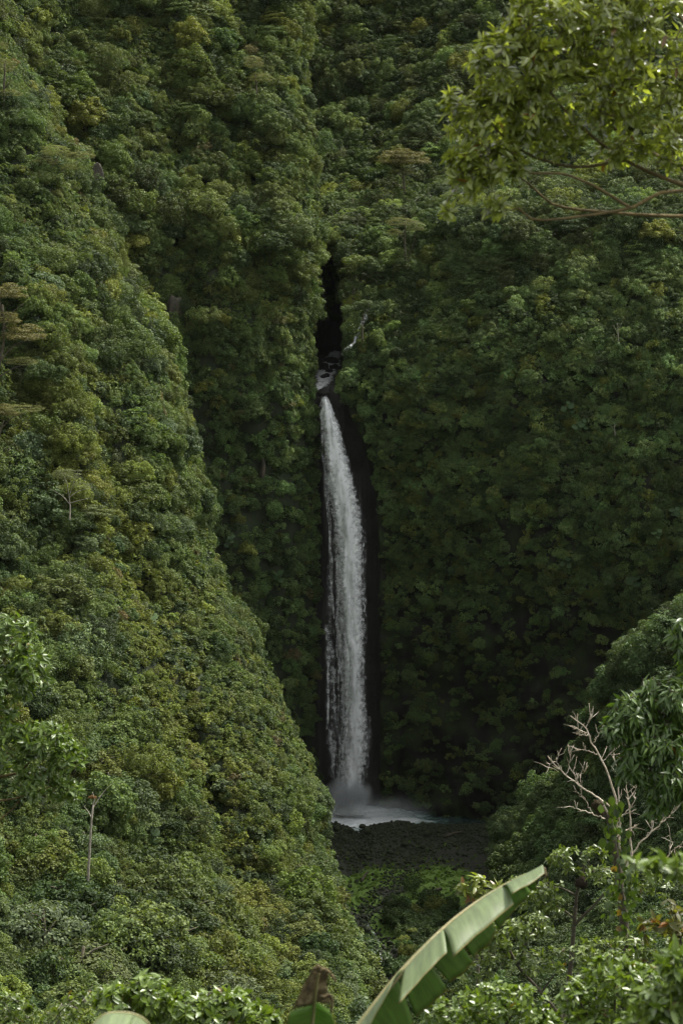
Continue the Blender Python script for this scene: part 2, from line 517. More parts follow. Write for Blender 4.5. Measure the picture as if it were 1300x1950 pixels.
def near_ground_z(x, y):
    return -1.75 - 0.46 * np.maximum(y - 0.5, 0) - 0.05 * np.maximum(y - 60, 0) + 0.25 * np.minimum(y, 0) * -0.4 + 0.02 * x
def build_near_ground():
    xs = np.linspace(-110, 110, 90); ys = np.linspace(-120, 150, 110)
    Xg, Yg = np.meshgrid(xs, ys)
    Z = near_ground_z(Xg, Yg)
    V = np.stack([Xg, Yg, Z], -1)
    V[..., 2] += 0.25 * fbm(V / 4, 3, 81) - 0.1
    me = mk_mesh('lookout_bank', V, grid_faces(110, 90), M_CLIFF_SOIL, smooth=True)
    link('lookout_bank', me, kind='structure', label='sloping bank under the viewpoint where the near plants grow')
    V = np.array([[-690, -390, -160], [890, -390, -160], [890, 990, -160], [-690, 990, -160]], float)
    link('ground', mk_mesh('ground', V, np.array([[0, 1, 2, 3]]), M_CLIFF_SOIL), kind='structure')
build_near_ground()

# ------------------------------------------------------------------ foliage meshes (unit radius)
def unit(v):
    return v / (np.linalg.norm(v, axis=-1, keepdims=True) + 1e-9)

def leaf_cards(pos, nrm, rng, length, width, droop=0.2):
    """folded two-triangle leaves at pos, facing nrm"""
    n = len(pos)
    r = unit(rng.normal(size=(n, 3)) + np.array([0, 0, -droop * 2]))
    d = unit(r - nrm * (r * nrm).sum(-1, keepdims=True))
    s = np.cross(nrm, d)
    L = length * rng.uniform(0.7, 1.3, (n, 1)); W = width * rng.uniform(0.75, 1.25, (n, 1))
    mid = pos + d * L * 0.08
    a = pos - d * L * 0.5
    c = pos + d * L * 0.5 - nrm * L * 0.12
    b = mid + s * W * 0.5 - nrm * W * 0.12
    e = mid - s * W * 0.5 - nrm * W * 0.12
    V = np.stack([a, b, c, e], 1).reshape(-1, 3)
    k = np.arange(n)[:, None] * 4
    F = np.hstack([k, k + 1, k + 2, k, k + 2, k + 3]).reshape(-1, 3)
    lv = np.repeat(rng.random(n), 2).astype(np.float32)
    return V, F, lv

def crown_mesh(name, seed, n_sub, per_sub, leaf, sub_r=(0.26, 0.42), flat=1.0, zmin=-0.35, up=0.5, mat=None, squash=0.85, aspect=0.62, fill=0.25, ragged=0.0):
    rng = np.random.default_rng(seed)
    # sub-clump centres spread over the dome
    dirs = []
    while len(dirs) < n_sub:
        d = unit(rng.normal(size=3))
        if d[2] < zmin:
            continue
        dirs.append(d)
    dirs = np.array(dirs)
    for _ in range(10):                      # relax apart
        diff = dirs[:, None] - dirs[None]
        dd = np.linalg.norm(diff, axis=-1) + np.eye(n_sub)
        dirs = unit(dirs + 0.04 * (diff / dd[..., None] ** 3).sum(1) / n_sub * 6)
        dirs[:, 2] = np.maximum(dirs[:, 2], zmin)
    C = dirs * rng.uniform(0.5 - ragged * 0.3, 0.78 + ragged * 0.7, (n_sub, 1)) * np.array([rng.uniform(0.85, 1.15), rng.uniform(0.85, 1.15), squash])
    sr = rng.uniform(*sub_r, n_sub)
    pos, nrm, keep = [], [], []
    for k in range(n_sub):
        m = int(per_sub * (sr[k] / np.mean(sub_r)) ** 2)
        d = unit(rng.normal(size=(m * 2, 3)) + np.array([0, 0, 0.45]) + dirs[k] * 0.55)[:m]
        r = sr[k] * np.where(rng.random(m) < fill, rng.uniform(0.45, 0.85, m), rng.uniform(0.82, 1.08, m))
        p = C[k] + d * r[:, None] * np.array([1, 1, flat])
        pos.append(p)
        nrm.append(unit(d * 0.75 + np.array([0, 0, up]) + 0.55 * rng.normal(size=(m, 3))))
    pos = np.vstack(pos); nrm = np.vstack(nrm)
    V, F, lv = leaf_cards(pos, nrm, rng, leaf, leaf * aspect)
    return mk_mesh(name, V, F, mat or M_FOLIAGE, fattr={'lv': ('FLOAT', lv)})

BIG = [crown_mesh('broadleaf_crown', 100 + k, 48 + 5 * k, 112, (0.080, 0.092, 0.105)[k % 3], (0.15, 0.30), ragged=0.30) for k in range(6)]
MED = [crown_mesh('bushy_crown', 200 + k, 24, 92, (0.115, 0.145)[k % 2], (0.2, 0.4), ragged=0.3) for k in range(4)]
SMALL = [crown_mesh('shrub_crown', 300 + k, 11, 62, (0.19, 0.21, 0.25, 0.36, 0.16)[k], (0.3, 0.5), ragged=0.35) for k in range(5)]
TIER = [crown_mesh('tiered_crown', 400 + k, 17, 150, 0.085, (0.3, 0.46), flat=0.34, zmin=-0.15, squash=0.75, up=0.9) for k in range(3)]
FEATHER = [crown_mesh('feathery_crown', 450 + k, 30, 110, 0.075, (0.16, 0.3), flat=0.5, zmin=-0.2, squash=1.0, up=0.8, aspect=0.3) for k in range(2)]

def fern_mesh(seed):
    rng = np.random.default_rng(seed)
    Vs, Fs, lv, o = [], [], [], 0
    for k in range(11):
        a = rng.uniform(0, 2 * np.pi); el = rng.uniform(0.3, 1.1)
        h = np.array([np.cos(a), np.sin(a), 0])
        t = np.linspace(0, 1, 10)
        pts = h * (t * math.cos(el))[:, None] + np.array([0, 0, 1]) * (t * math.sin(el) - 0.75 * t ** 2)[:, None]
        s = np.cross(h, [0, 0, 1])
        for i in range(1, 10):
            w = 0.28 * math.sin(math.pi * (0.1 + 0.85 * t[i]))
            for sg in (-1, 1):
                q = pts[i]; q2 = pts[i] + s * sg * w + h * 0.06 - np.array([0, 0, 0.3 * w])
                wd = h * 0.045
                Vs += [q - wd, q2, q + wd]
                Fs.append((o, o + 1, o + 2)); o += 3; lv.append(rng.random() * 0.6 + 0.2)
    return mk_mesh('fern', np.array(Vs), np.array(Fs), M_FOLIAGE, fattr={'lv': ('FLOAT', np.array(lv, np.float32))})
FERN = [fern_mesh(500 + k) for k in range(2)]

# rocks
def rock_mesh(name, seed, mat, sub=2, rough=0.35):
    import bmesh
    bm = bmesh.new()
    bmesh.ops.create_icosphere(bm, subdivisions=sub, radius=1.0)
    V = np.array([v.co[:] for v in bm.verts])
    F = np.array([[v.index for v in f.verts] for f in bm.faces])
    bm.free()
    rng = np.random.default_rng(seed)
    for _ in range(7):                           # chop planes for facets
        d = unit(rng.normal(size=3)); h = rng.uniform(0.55, 0.85)
        over = np.maximum(V @ d - h, 0)
        V = V - d * over[:, None] * 0.9
    V = V * (1 + rough * 0.35 * fbm(V * 2.2 + seed, 3, seed))[:, None] * rng.uniform(0.75, 1.2, 3)
    return mk_mesh(name, V, F, mat)
ROCKS = [rock_mesh('boulder', 600 + k, M_BOULDER) for k in range(5)]

# ------------------------------------------------------------------ scattering
def cells(sheet, dens):
    X = sheet.X
    a, b, c, d = X[:-1, :-1], X[:-1, 1:], X[1:, 1:], X[1:, :-1]
    nrm = np.cross(c - a, d - b)
    area = 0.5 * np.linalg.norm(nrm, axis=-1)
    n = unit(nrm)
    flip = (n * (0.25 * (a + b + c + d))).sum(-1) > 0
    n[flip] *= -1
    cx = 0.25 * (sheet.PX[:-1, :-1] + sheet.PX[:-1, 1:] + sheet.PX[1:, 1:] + sheet.PX[1:, :-1])
    cy = 0.25 * (sheet.PY[:-1, :-1] + sheet.PY[:-1, 1:] + sheet.PY[1:, 1:] + sheet.PY[1:, :-1])
    w = area * dens(cx, cy)
    return (a, b, c, d), n, w, cx, cy

def scatter(sheet, dens, per_m2, rng):
    (a, b, c, d), n, w, cx, cy = cells(sheet, dens)
    tot = w.sum()
    m = int(tot * per_m2)
    idx = np.searchsorted(np.cumsum(w.ravel()), rng.random(m) * tot)
    idx = np.minimum(idx, w.size - 1)
    u, v = rng.random((m, 1)), rng.random((m, 1))
    A, B, C, D = (q.reshape(-1, 3)[idx] for q in (a, b, c, d))
    pos = (A * (1 - u) + B * u) * (1 - v) + (D * (1 - u) + C * u) * v
    qx, qy = to_px(pos)
    return pos, n.reshape(-1, 3)[idx], qx, qy

def thin(pos, rad, fac=0.8):
    """greedy dart throwing: keep points further apart than fac*(ra+rb)/2; larger ones first"""
    order = np.argsort(-rad)
    cell = float(rad.max()) * fac
    g = {}
    keep = []
    for i in order:
        p = pos[i]; r = rad[i]
        k = (int(p[0] // cell), int(p[1] // cell), int(p[2] // cell))
        ok = True
        for dx in (-1, 0, 1):
            for dy in (-1, 0, 1):
                for dz in (-1, 0, 1):
                    for j in g.get((k[0] + dx, k[1] + dy, k[2] + dz), ()):
                        q = pos[j]
                        lim = fac * 0.5 * (r + rad[j])
                        if (p[0] - q[0]) ** 2 + (p[1] - q[1]) ** 2 + (p[2] - q[2]) ** 2 < lim * lim:
                            ok = False; break
                    if not ok: break
                if not ok: break
            if not ok: break
        if ok:
            g.setdefault(k, []).append(i); keep.append(i)
    return np.array(keep, int)

def palette(n, rng, base, spread=0.3, alts=()):
    """species colours: base with spread, some individuals from alts [(share, colour)]"""
    col = np.tile(np.asarray(base, float), (n, 1)) if np.ndim(base) == 1 else np.array(base, float)
    r = rng.random(n); acc = 0
    for share, c in alts:
        m = (r >= acc) & (r < acc + share); col[m] = c; acc += share
    col *= rng.uniform(1 - spread, 1 + spread, (n, 1))
    col *= rng.uniform(0.93, 1.07, (n, 3))
    return col

def gn_instances(name, meshes, pos, rot, scl, vi, tint, label):
    """one object of stuff: instances of the given meshes on points"""
    me = mk_mesh(name, pos, np.zeros((0, 3), int), None, vattr={
        'rot': ('FLOAT_VECTOR', np.asarray(rot, np.float32)), 'scl': ('FLOAT_VECTOR', np.asarray(scl, np.float32)),
        'vi': ('INT', np.asarray(vi, np.int32)), 'tint': ('FLOAT_VECTOR', np.asarray(tint, np.float32))})
    ob = link(name, me, kind='stuff', label=label)
    ng = bpy.data.node_groups.new(name, 'GeometryNodeTree')
    ng.interface.new_socket('Geometry', in_out='INPUT', socket_type='NodeSocketGeometry')
    ng.interface.new_socket('Geometry', in_out='OUTPUT', socket_type='NodeSocketGeometry')
    nd, lk = ng.nodes, ng.links
    gi, go = nd.new('NodeGroupInput'), nd.new('NodeGroupOutput')
    g2i = nd.new('GeometryNodeGeometryToInstance')
    for m in list(meshes)[::-1]:        # a multi-input socket hands its links on in reverse
        src = bpy.data.objects.new(m.name + '_source', m)
        oi = nd.new('GeometryNodeObjectInfo'); oi.inputs['Object'].default_value = src; oi.inputs['As Instance'].default_value = False
        lk.new(oi.outputs['Geometry'], g2i.inputs[0])
    iop = nd.new('GeometryNodeInstanceOnPoints')
    iop.inputs['Pick Instance'].default_value = True
    lk.new(gi.outputs[0], iop.inputs['Points']); lk.new(g2i.outputs[0], iop.inputs['Instance'])
    for nm, typ, sock in (('vi', 'INT', 'Instance Index'), ('rot', 'FLOAT_VECTOR', 'Rotation'), ('scl', 'FLOAT_VECTOR', 'Scale')):
        na = nd.new('GeometryNodeInputNamedAttribute'); na.data_type = typ; na.inputs['Name'].default_value = nm
        lk.new(na.outputs['Attribute'], iop.inputs[sock])
    lk.new(iop.outputs[0], go.inputs[0])
    mod = ob.modifiers.new('scatter', 'NODES'); mod.node_group = ng
    return ob

C_ALC = (0.06, 0.09, 0.026)
C_SUN = (0.076, 0.104, 0.029)
C_DEEP = (0.043, 0.067, 0.024)
C_GREY = (0.072, 0.108, 0.034)
C_YEL = (0.108, 0.132, 0.030)
C_BROWN = (0.115, 0.105, 0.045)
C_WALL = (0.100, 0.152, 0.054)

CROWNS = []   # dicts of candidate crowns for individual trees

def inframe(qx, qy, mx=140, my=160):
    return ((qx > -mx) & (qx < 1300 + mx) & (qy > -my) & (qy < 1950 + my)).astype(float)

def rand_rot(n, rng, lean=0.15):
    return np.stack([rng.normal(0, lean, n), rng.normal(0, lean, n), rng.uniform(0, 2 * np.pi, n)], -1)

def forest(sheet, key, rng, rfun, dens, base_fun, alts, small_r, small_per, small_dens, fac=0.75, lift=0.45, where=''):
    pos, nrm, qx, qy = scatter(sheet, lambda x, y: inframe(x, y) * dens(x, y), 0.7, rng)
    rad = rfun(qx, qy, rng)
    keep = thin(pos, rad, fac)
    pos, nrm, qx, qy, rad = pos[keep], nrm[keep], qx[keep], qy[keep], rad[keep]
    n = len(keep)
    col = palette(n, rng, base_fun(qx, qy), 0.32, alts)
    ctr = pos + nrm * (rad * 0.25)[:, None] + np.array([0, 0, 1]) * (rad * lift)[:, None]
    CROWNS.append(dict(key=key, pos=pos, ctr=ctr, rad=rad, col=col, qx=qx, qy=qy, nrm=nrm, where=where))
    # understorey between the crowns
    p2, n2, x2, y2 = scatter(sheet, lambda x, y: inframe(x, y) * small_dens(x, y), small_per, rng)
    r2 = rng.uniform(*small_r, len(p2))
    c2 = palette(len(p2), rng, base_fun(x2, y2), 0.28, alts)
    t2 = p2 + n2 * (r2 * 0.35)[:, None]
    return t2, r2, c2

def jrng(s): return np.random.default_rng(s)

US_P, US_R, US_C = [], [], []
def add_under(t):
    US_P.append(t[0]); US_R.append(t[1]); US_C.append(t[2])

def lane(qx, qy):          # lighter band of paler shrubs running down the spur
    c = interp([300, 700, 1000, 1200, 1400, 1600, 1800], [60, 110, 200, 290, 370, 440, 500], qy)
    return np.exp(-((qx - c) / 70.0) ** 2) * sstep(500, 900, qy)

def spur_base(qx, qy):
    l = lane(qx, qy)[:, None]
    v = sstep(-0.2, 0.5, fbm(np.stack([qx / 130, qy / 130, 0 * qx], -1), 2, 91))[:, None]
    b = np.asarray(C_SUN) * (1 - v) + np.asarray(C_GREY) * v
    return b * (1 - l) + np.asarray(C_YEL) * l

def spur_r(qx, qy, rng):
    k = sstep(1500, 1800, qy)
    m = sstep(-0.35, 0.45, fbm(np.stack([qx / 110, qy / 110, 0 * qx], -1), 2, 92))
    big = 0.9 + (0.5 + 2.4 * m) * rng.random(len(qx)) ** 1.6 + k * rng.uniform(0, 2.0, len(qx))
    return big * (1 - 0.35 * lane(qx, qy))
add_under(forest(S_SPUR, 'spur', jrng(1), spur_r, lambda x, y: 1 + 0 * x, spur_base, [(0.09, C_YEL), (0.20, C_DEEP), (0.01, C_BROWN), (0.06, (0.095, 0.13, 0.06))],
                 (0.8, 1.5), 0.28, lambda x, y: (x < spur_edge(y) + 60) * 1.0, where='sunlit spur'))

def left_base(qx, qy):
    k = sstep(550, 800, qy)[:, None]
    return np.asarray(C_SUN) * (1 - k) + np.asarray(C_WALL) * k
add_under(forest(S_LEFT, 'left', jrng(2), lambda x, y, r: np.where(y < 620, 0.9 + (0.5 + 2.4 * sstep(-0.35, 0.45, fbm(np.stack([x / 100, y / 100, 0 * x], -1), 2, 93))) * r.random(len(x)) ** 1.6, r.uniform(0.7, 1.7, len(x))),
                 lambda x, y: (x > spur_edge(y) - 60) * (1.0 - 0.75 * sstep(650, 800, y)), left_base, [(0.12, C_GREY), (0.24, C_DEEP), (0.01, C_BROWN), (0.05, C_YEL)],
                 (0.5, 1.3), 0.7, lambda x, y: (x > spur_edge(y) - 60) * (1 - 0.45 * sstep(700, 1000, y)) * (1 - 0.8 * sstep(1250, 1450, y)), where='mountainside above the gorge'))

def bare(x, y):            # bare undercut rock low on the cliff
    q = np.stack([x / 90, y / 60, 0 * x], -1)
    nz = fbm(q, 3, 95)
    edge = 1050 + 160 * nz + 60 * np.sin(x / 90)
    low = sstep(edge - 30, edge + 160, y) * sstep(720, 760, x) * (1 - sstep(1120, 1230, x))
    strip = 1 - sstep(0, 22, x - (wall_edge(y) + 4)) * 1.0
    return np.clip(np.maximum(low * (0.80 + 0.14 * np.sign(fbm(np.stack([x / 40, y / 40, 0 * x], -1), 2, 96))), strip * sstep(740, 790, y)), 0, 1)
def right_dens(x, y): return (1 - bare(x, y)) * (x < low_edge(np.clip(y, 850, 2300)) + 80)
def right_r(x, y, r):
    k = 1 - sstep(480, 640, y)
    return r.uniform(0.6, 1.5, len(x)) * (1 - k) + (1.0 + 2.2 * r.random(len(x)) ** 1.5) * k
def right_base(qx, qy):
    v = (1 + 0.75 * fbm(np.stack([qx / 55, qy / 45, 0 * qx], -1), 3, 97))[:, None]
    return v * right_base0(qx, qy)
def right_base0(qx, qy):
    k = (1 - sstep(400, 800, qy))[:, None]
    return np.asarray(C_WALL) * (1 - k) + np.asarray((0.072, 0.102, 0.036)) * k
add_under(forest(S_RIGHT, 'right', jrng(3), right_r, lambda x, y: right_dens(x, y) * (1 - 0.4 * sstep(600, 800, y)), right_base, [(0.22, C_DEEP), (0.10, C_GREY), (0.07, C_YEL), (0.12, (0.12, 0.165, 0.048))],
                 (0.4, 1.2), 1.25, right_dens, where='shaded cliff'))
def low_base(qx, qy): return np.tile(np.array((0.060, 0.092, 0.033)), (len(qx), 1))
add_under(forest(S_LOW, 'low', jrng(4), lambda x, y, r: 1.2 + 2.8 * r.random(len(x)) ** 1.4, lambda x, y: 1 + 0 * x, low_base, [(0.15, C_GREY), (0.2, C_DEEP)],
                 (0.8, 1.5), 0.25, lambda x, y: 1 + 0 * x, where='wooded bank'))
add_under(forest(S_ALC, 'alcove', jrng(6), lambda x, y, r: r.uniform(0.6, 1.2, len(x)), lambda x, y: (y < 600) * 0.8, lambda x, y: np.tile(np.array(C_ALC), (len(x), 1)), [(0.2, C_DEEP)],
                 (0.4, 0.9), 0.5, lambda x, y: np.clip(1 - sstep(540, 660, y), 0, 1) * (y < 655), where='gorge back wall'))
def floor_dens(x, y):
    a = np.exp(-(((x - 800) / 110) ** 2 + ((y - 1790) / 55) ** 2) ** 2)
    return np.clip(a + sstep(1850, 1900, y), 0, 1) * (np.abs(x - interp([1560, 1650, 1740, 1800, 1830, 1900, 2300], [690, 668, 690, 730, 722, 715, 700], y)) > 38)
add_under(forest(S_FLOOR, 'floor', jrng(5), lambda x, y, r: r.uniform(1.0, 2.0, len(x)), floor_dens, lambda x, y: np.tile(np.array((0.036, 0.062, 0.018)), (len(x), 1)), [(0.1, C_YEL)],  # leaf colour darkened to carry the valley-bottom shade
                 (0.5, 0.9), 0.9, floor_dens, where='valley floor'))

def moss_dens(x, y):
    b = lambda cx, cy, rx, ry: np.exp(-(((x - cx) / rx) ** 2 + ((y - cy) / ry) ** 2) ** 1.5)
    return np.clip(b(720, 1672, 75, 22) + b(690, 1712, 30, 16) + b(850, 1678, 60, 30) + b(820, 1715, 60, 18) + 0.25 * b(770, 1640, 140, 25), 0, 1)
_rm = jrng(16)
_p, _n, _x, _y = scatter(S_FLOOR, moss_dens, 3.2, _rm)
_r = _rm.uniform(0.12, 0.34, len(_p))
add_under((_p + np.array([0, 0, 0.02]), _r, palette(len(_p), _rm, (0.115, 0.195, 0.03), 0.35, [(0.2, (0.06, 0.10, 0.022))])))
# ---- individual trees (the ones that show largest) and the rest as forest
LANDMARKS = [("waterfall's brink", 620, 750), ("plunge pool", 700, 1560), ("dark gorge mouth", 625, 590), ("pale bare trunk", 170, 1640),
             ("grey rock scar", 185, 345), ("brown flat-topped tree", 765, 300), ("tan rock patches", 490, 905), ("russet tree", 30, 640),
             ("dead grey tree", 1180, 1480), ("mossy flats", 760, 1670), ("tiered grey-green tree", 585, 1670), ("leafless spreading tree", 135, 940), ("yellowed tree on the ridge", 560, 330),
             ("overhanging glossy branches", 1000, 250), ("banana leaf tip", 1030, 1650), ("glossy shrub below", 350, 1860)]
def colour_word(c):
    r, g, b = c
    if r > g * 0.98: return 'olive-brown'
    if r > 0.86 * g and g > 0.09: return 'yellow-green'
    if b > 0.5 * g: return 'grey-green'
    if g < 0.066: return 'dark green'
    if g < 0.085: return 'deep green'
    return 'fresh green'
def place_words(x, y):
    L = sorted(LANDMARKS, key=lambda l: (l[1] - x) ** 2 + (l[2] - y) ** 2)[0]
    dx, dy = x - L[1], y - L[2]
    d = math.hypot(dx, dy)
    how = 'just ' if d < 75 else ('well ' if d > 170 else '')
    a = math.degrees(math.atan2(-dy, dx))
    names = ['to the right of', 'above and right of', 'above', 'above and left of', 'to the left of', 'below and left of', 'below', 'below and right of']
    return how + names[int(((a + 22.5) % 360) // 45)] + ' the ' + L[0]

trunk_me = {}
def trunk_mesh():
    if 'm' not in trunk_me:
        pts = np.array([[0, 0, 0], [0.02, 0.01, 0.3], [-0.02, 0.02, 0.65], [0.01, 0, 1.0]])
        parts = [tube(pts, [0.05, 0.036, 0.03, 0.018], 6)]
        for a in range(4):
            d = np.array([math.cos(a * 1.7), math.sin(a * 1.7), 0])
            z0 = 0.55 + 0.1 * a
            parts.append(tube(np.array([[0, 0, z0], d * 0.13 + [0, 0, z0 + 0.12], d * 0.3 + [0, 0, z0 + 0.2]]), [0.016, 0.011, 0.005], 5))
        V, F = joined(parts)
        trunk_me['m'] = mk_mesh('trunk', V, F, M_BARK, smooth=True)
    return trunk_me['m']

PROTECT = []    # (px, py, radius) places kept clear for special trees
PICK = {'spur': 85, 'left': 34, 'right': 30, 'low': 28, 'floor': 6, 'alcove': 0}
REST = {'pos': [], 'scl': [], 'vi': [], 'tint': [], 'rot': []}
CROWN_SET = BIG + MED + SMALL + TIER + FERN
def visible(key, x, y):
    ok = (x > 8) & (x < 1292) & (y > 8) & (y < 1900)
    if key == 'left': ok &= x > spur_edge(y) + 15
    if key == 'right': ok &= (x > np.where(y < 450, np.maximum(wall_edge(y), gorge_edge(y)) + 10, wall_edge(y) + 10)) & (x < low_edge(np.clip(y, 850, 2300)) - 15) & ~((x > 850) & (y < 400))
    if key == 'low': ok &= (y < 1640) & ~((x > 1100) & (y > 1250) & (y < 1560))
    if key == 'spur': ok &= ~((x < 150) & (y > 1180) & (y < 1520)) & (y < 1860)
    return ok
rt = jrng(9)
LABELLED = {}
for cr in CROWNS:
    n = len(cr['rad'])
    vis = visible(cr['key'], *to_px(cr['ctr']))
    score = np.where(vis, cr['rad'] / cr['ctr'][:, 1], -1)
    top = np.argsort(-score)[:PICK[cr['key']]]
    chosen = np.zeros(n, bool); chosen[top] = True; chosen &= vis
    for i in range(n):
        R = cr['rad'][i]
        z = R * rt.uniform(0.8, 1.15)
        big = R > 2.2
        tier = big and rt.random() < (0.12 if cr['key'] != 'low' else 0.3)
        if tier: vi = len(BIG) + len(MED) + len(SMALL) + rt.integers(len(TIER))
        elif R > 1.1 and R < 2.4 and rt.random() < 0.045: vi = len(CROWN_SET) - 1 - rt.integers(2)
        elif big: vi = rt.integers(len(BIG))
        elif R > 1.4: vi = len(BIG) + rt.integers(len(MED))
        else: vi = len(BIG) + len(MED) + rt.integers(len(SMALL))
        yaw = rt.uniform(0, 6.283)
        lean = cr['nrm'][i] * 0.25
        if chosen[i]:
            px_, py_ = to_px(cr['ctr'][i])
            size = 'large' if R / cr['ctr'][i][1] > 0.0125 else ('small' if R / cr['ctr'][i][1] < 0.008 else 'medium')
            form = 'tiered' if tier else 'round-crowned'
            lab = f"{size} {colour_word(cr['col'][i])} {form} tree {place_words(px_, py_)}"
            base = cr['pos'][i]
            t = thing('rainforest_tree', lab, 'tree', base, 'trees on the ' + cr['where'])
            LABELLED.setdefault(lab, []).append((py_, px_, t))
            c = link('crown', CROWN_SET[vi], t)
            c.location = Vector(cr['ctr'][i] - base)
            c.rotation_euler = Euler((-lean[1], lean[0], yaw))
            c.scale = (R, R, z)
            c['tint'] = [float(v) for v in cr['col'][i]]
            k = link('trunk', trunk_mesh(), t)
            h = float(cr['ctr'][i][2] - base[2]) + R * 1.1
            k.location = (0, 0, -R * 0.5)
            dvec = Vector(cr['ctr'][i] - base + np.array([0, 0, R * 0.6]))
            k.rotation_euler = dvec.to_track_quat('Z', 'Y').to_euler()
            k.scale = (R * 1.6, R * 1.6, h)
        else:
            REST['pos'].append(cr['ctr'][i]); REST['scl'].append((R, R, z)); REST['vi'].append(vi)
            REST['tint'].append(cr['col'][i]); REST['rot'].append((-lean[1], lean[0], yaw))
ORD = ['second', 'third', 'fourth', 'fifth', 'sixth', 'seventh', 'eighth', 'ninth', 'tenth']
for lab, L in LABELLED.items():          # look-alikes near one landmark: told apart by their order down the slope
    if len(L) > 1:
        L.sort(key=lambda q: q[0])
        for k, (_, _, t) in enumerate(L):
            w = 'highest' if k == 0 else 'lowest' if k == len(L) - 1 else ORD[k - 1] + ' highest'
            t['label'] = ' '.join((w + ' ' + lab).replace(' and right of', '-right of').replace(' and left of', '-left of').split()[:16])
gn_instances('forest_canopy', CROWN_SET, np.array(REST['pos']), np.array(REST['rot']), np.array(REST['scl']), np.array(REST['vi']), np.array(REST['tint']),
             'dense rainforest canopy covering the gorge slopes')
up, ur, uc = np.vstack(US_P), np.concatenate(US_R), np.vstack(US_C)
nu = len(up)
ru = jrng(12)
vi = len(BIG) + len(MED) + ru.integers(len(SMALL), size=nu)
fern = ru.random(nu) < 0.06
vi[fern] = len(CROWN_SET) - 1 - ru.integers(2, size=int(fern.sum()))
gn_instances('undergrowth', CROWN_SET, up, rand_rot(nu, ru, 0.35), np.stack([ur, ur, ur * ru.uniform(0.7, 1.1, nu)], -1), vi, uc,
             'tangled shrubs, ferns and creepers clothing the cliffs')

# ------------------------------------------------------------------ falling water, pool, stream
def at_sheet(sheet, px, py, off=0.0):
    """point of a sheet near photograph position (px, py), moved off metres towards the camera"""
    k = np.argmin((sheet.PX - px) ** 2 + (sheet.PY - py) ** 2)
    Y = sheet.X.reshape(-1, 3)[k][1]
    return P(px, py, Y - off)

def water_material(name, streak=(1.1, 1.1, 0.10), cut=(0.38, 0.62), body=0.0, edge=0.22, col=(0.88, 0.90, 0.89)):
    m, nt = new_mat(name)
    out = N(nt, 'ShaderNodeOutputMaterial')
    uv = N(nt, 'ShaderNodeUVMap', uv_map='UVMap')
    sx = N(nt, 'ShaderNodeSeparateXYZ'); nt.links.new(uv.outputs[0], sx.inputs[0])
    co = N(nt, 'ShaderNodeTexCoord')
    mp = N(nt, 'ShaderNodeMapping', inp={'Scale': streak})
    nt.links.new(co.outputs['Object'], mp.inputs[0])
    n1 = N(nt, 'ShaderNodeTexNoise', inp={'Scale': 1.0, 'Detail': 7, 'Roughness': 0.68, 'Distortion': 0.6})
    nt.links.new(mp.outputs[0], n1.inputs['Vector'])
    n2 = N(nt, 'ShaderNodeTexNoise', inp={'Scale': 1.1, 'Detail': 5, 'Roughness': 0.7})
    nt.links.new(co.outputs['Object'], n2.inputs['Vector'])
    av = N(nt, 'ShaderNodeMix', data_type='FLOAT', inp={0: 0.35}); nt.links.new(n1.outputs['Fac'], av.inputs[2]); nt.links.new(n2.outputs['Fac'], av.inputs[3])
    a = N(nt, 'ShaderNodeMapRange', inp={'From Min': cut[0], 'From Max': cut[1], 'To Min': body, 'To Max': 1.0})
    nt.links.new(av.outputs[0], a.inputs['Value'])
    # ragged edges: uv.x runs 0..1 across
    d = N(nt, 'ShaderNodeMath', operation='PINGPONG', inp={1: 0.5}); nt.links.new(sx.outputs[0], d.inputs[0])
    dn = N(nt, 'ShaderNodeMath', operation='MULTIPLY_ADD', inp={1: 0.9, 2: -0.45}); nt.links.new(n2.outputs['Fac'], dn.inputs[0])
    dd = N(nt, 'ShaderNodeMath', operation='ADD'); nt.links.new(d.outputs[0], dd.inputs[0]); nt.links.new(dn.outputs[0], dd.inputs[1])
    e = N(nt, 'ShaderNodeMapRange', inp={'From Min': 0.0, 'From Max': edge}); nt.links.new(dd.outputs[0], e.inputs['Value'])
    al = N(nt, 'ShaderNodeMath', operation='MULTIPLY', use_clamp=True); nt.links.new(a.outputs[0], al.inputs[0]); nt.links.new(e.outputs[0], al.inputs[1])
    # ends fade: uv.y runs 0..1 along
    d2 = N(nt, 'ShaderNodeMath', operation='PINGPONG', inp={1: 0.5}); nt.links.new(sx.outputs[1], d2.inputs[0])
    e2 = N(nt, 'ShaderNodeMapRange', inp={'From Min': 0.0, 'From Max': 0.012}); nt.links.new(d2.outputs[0], e2.inputs['Value'])
    al2 = N(nt, 'ShaderNodeMath', operation='MULTIPLY', use_clamp=True); nt.links.new(al.outputs[0], al2.inputs[0]); nt.links.new(e2.outputs[0], al2.inputs[1])
    df = N(nt, 'ShaderNodeBsdfDiffuse', inp={'Color': (*col, 1)})
    tl = N(nt, 'ShaderNodeBsdfTranslucent', inp={'Color': (*col, 1)})
    bm = N(nt, 'ShaderNodeBump', inp={'Strength': 0.5, 'Distance': 0.7}); nt.links.new(av.outputs[0], bm.inputs['Height'])
    nt.links.new(bm.outputs[0], df.inputs['Normal'])
    mm = N(nt, 'ShaderNodeMixShader', inp={0: 0.3}); nt.links.new(df.outputs[0], mm.inputs[1]); nt.links.new(tl.outputs[0], mm.inputs[2])
    tp = N(nt, 'ShaderNodeBsdfTransparent')
    ms = N(nt, 'ShaderNodeMixShader'); nt.links.new(al2.outputs[0], ms.inputs[0]); nt.links.new(tp.outputs[0], ms.inputs[1]); nt.links.new(mm.outputs[0], ms.inputs[2])
    nt.links.new(ms.outputs[0], out.inputs[0])
    return m

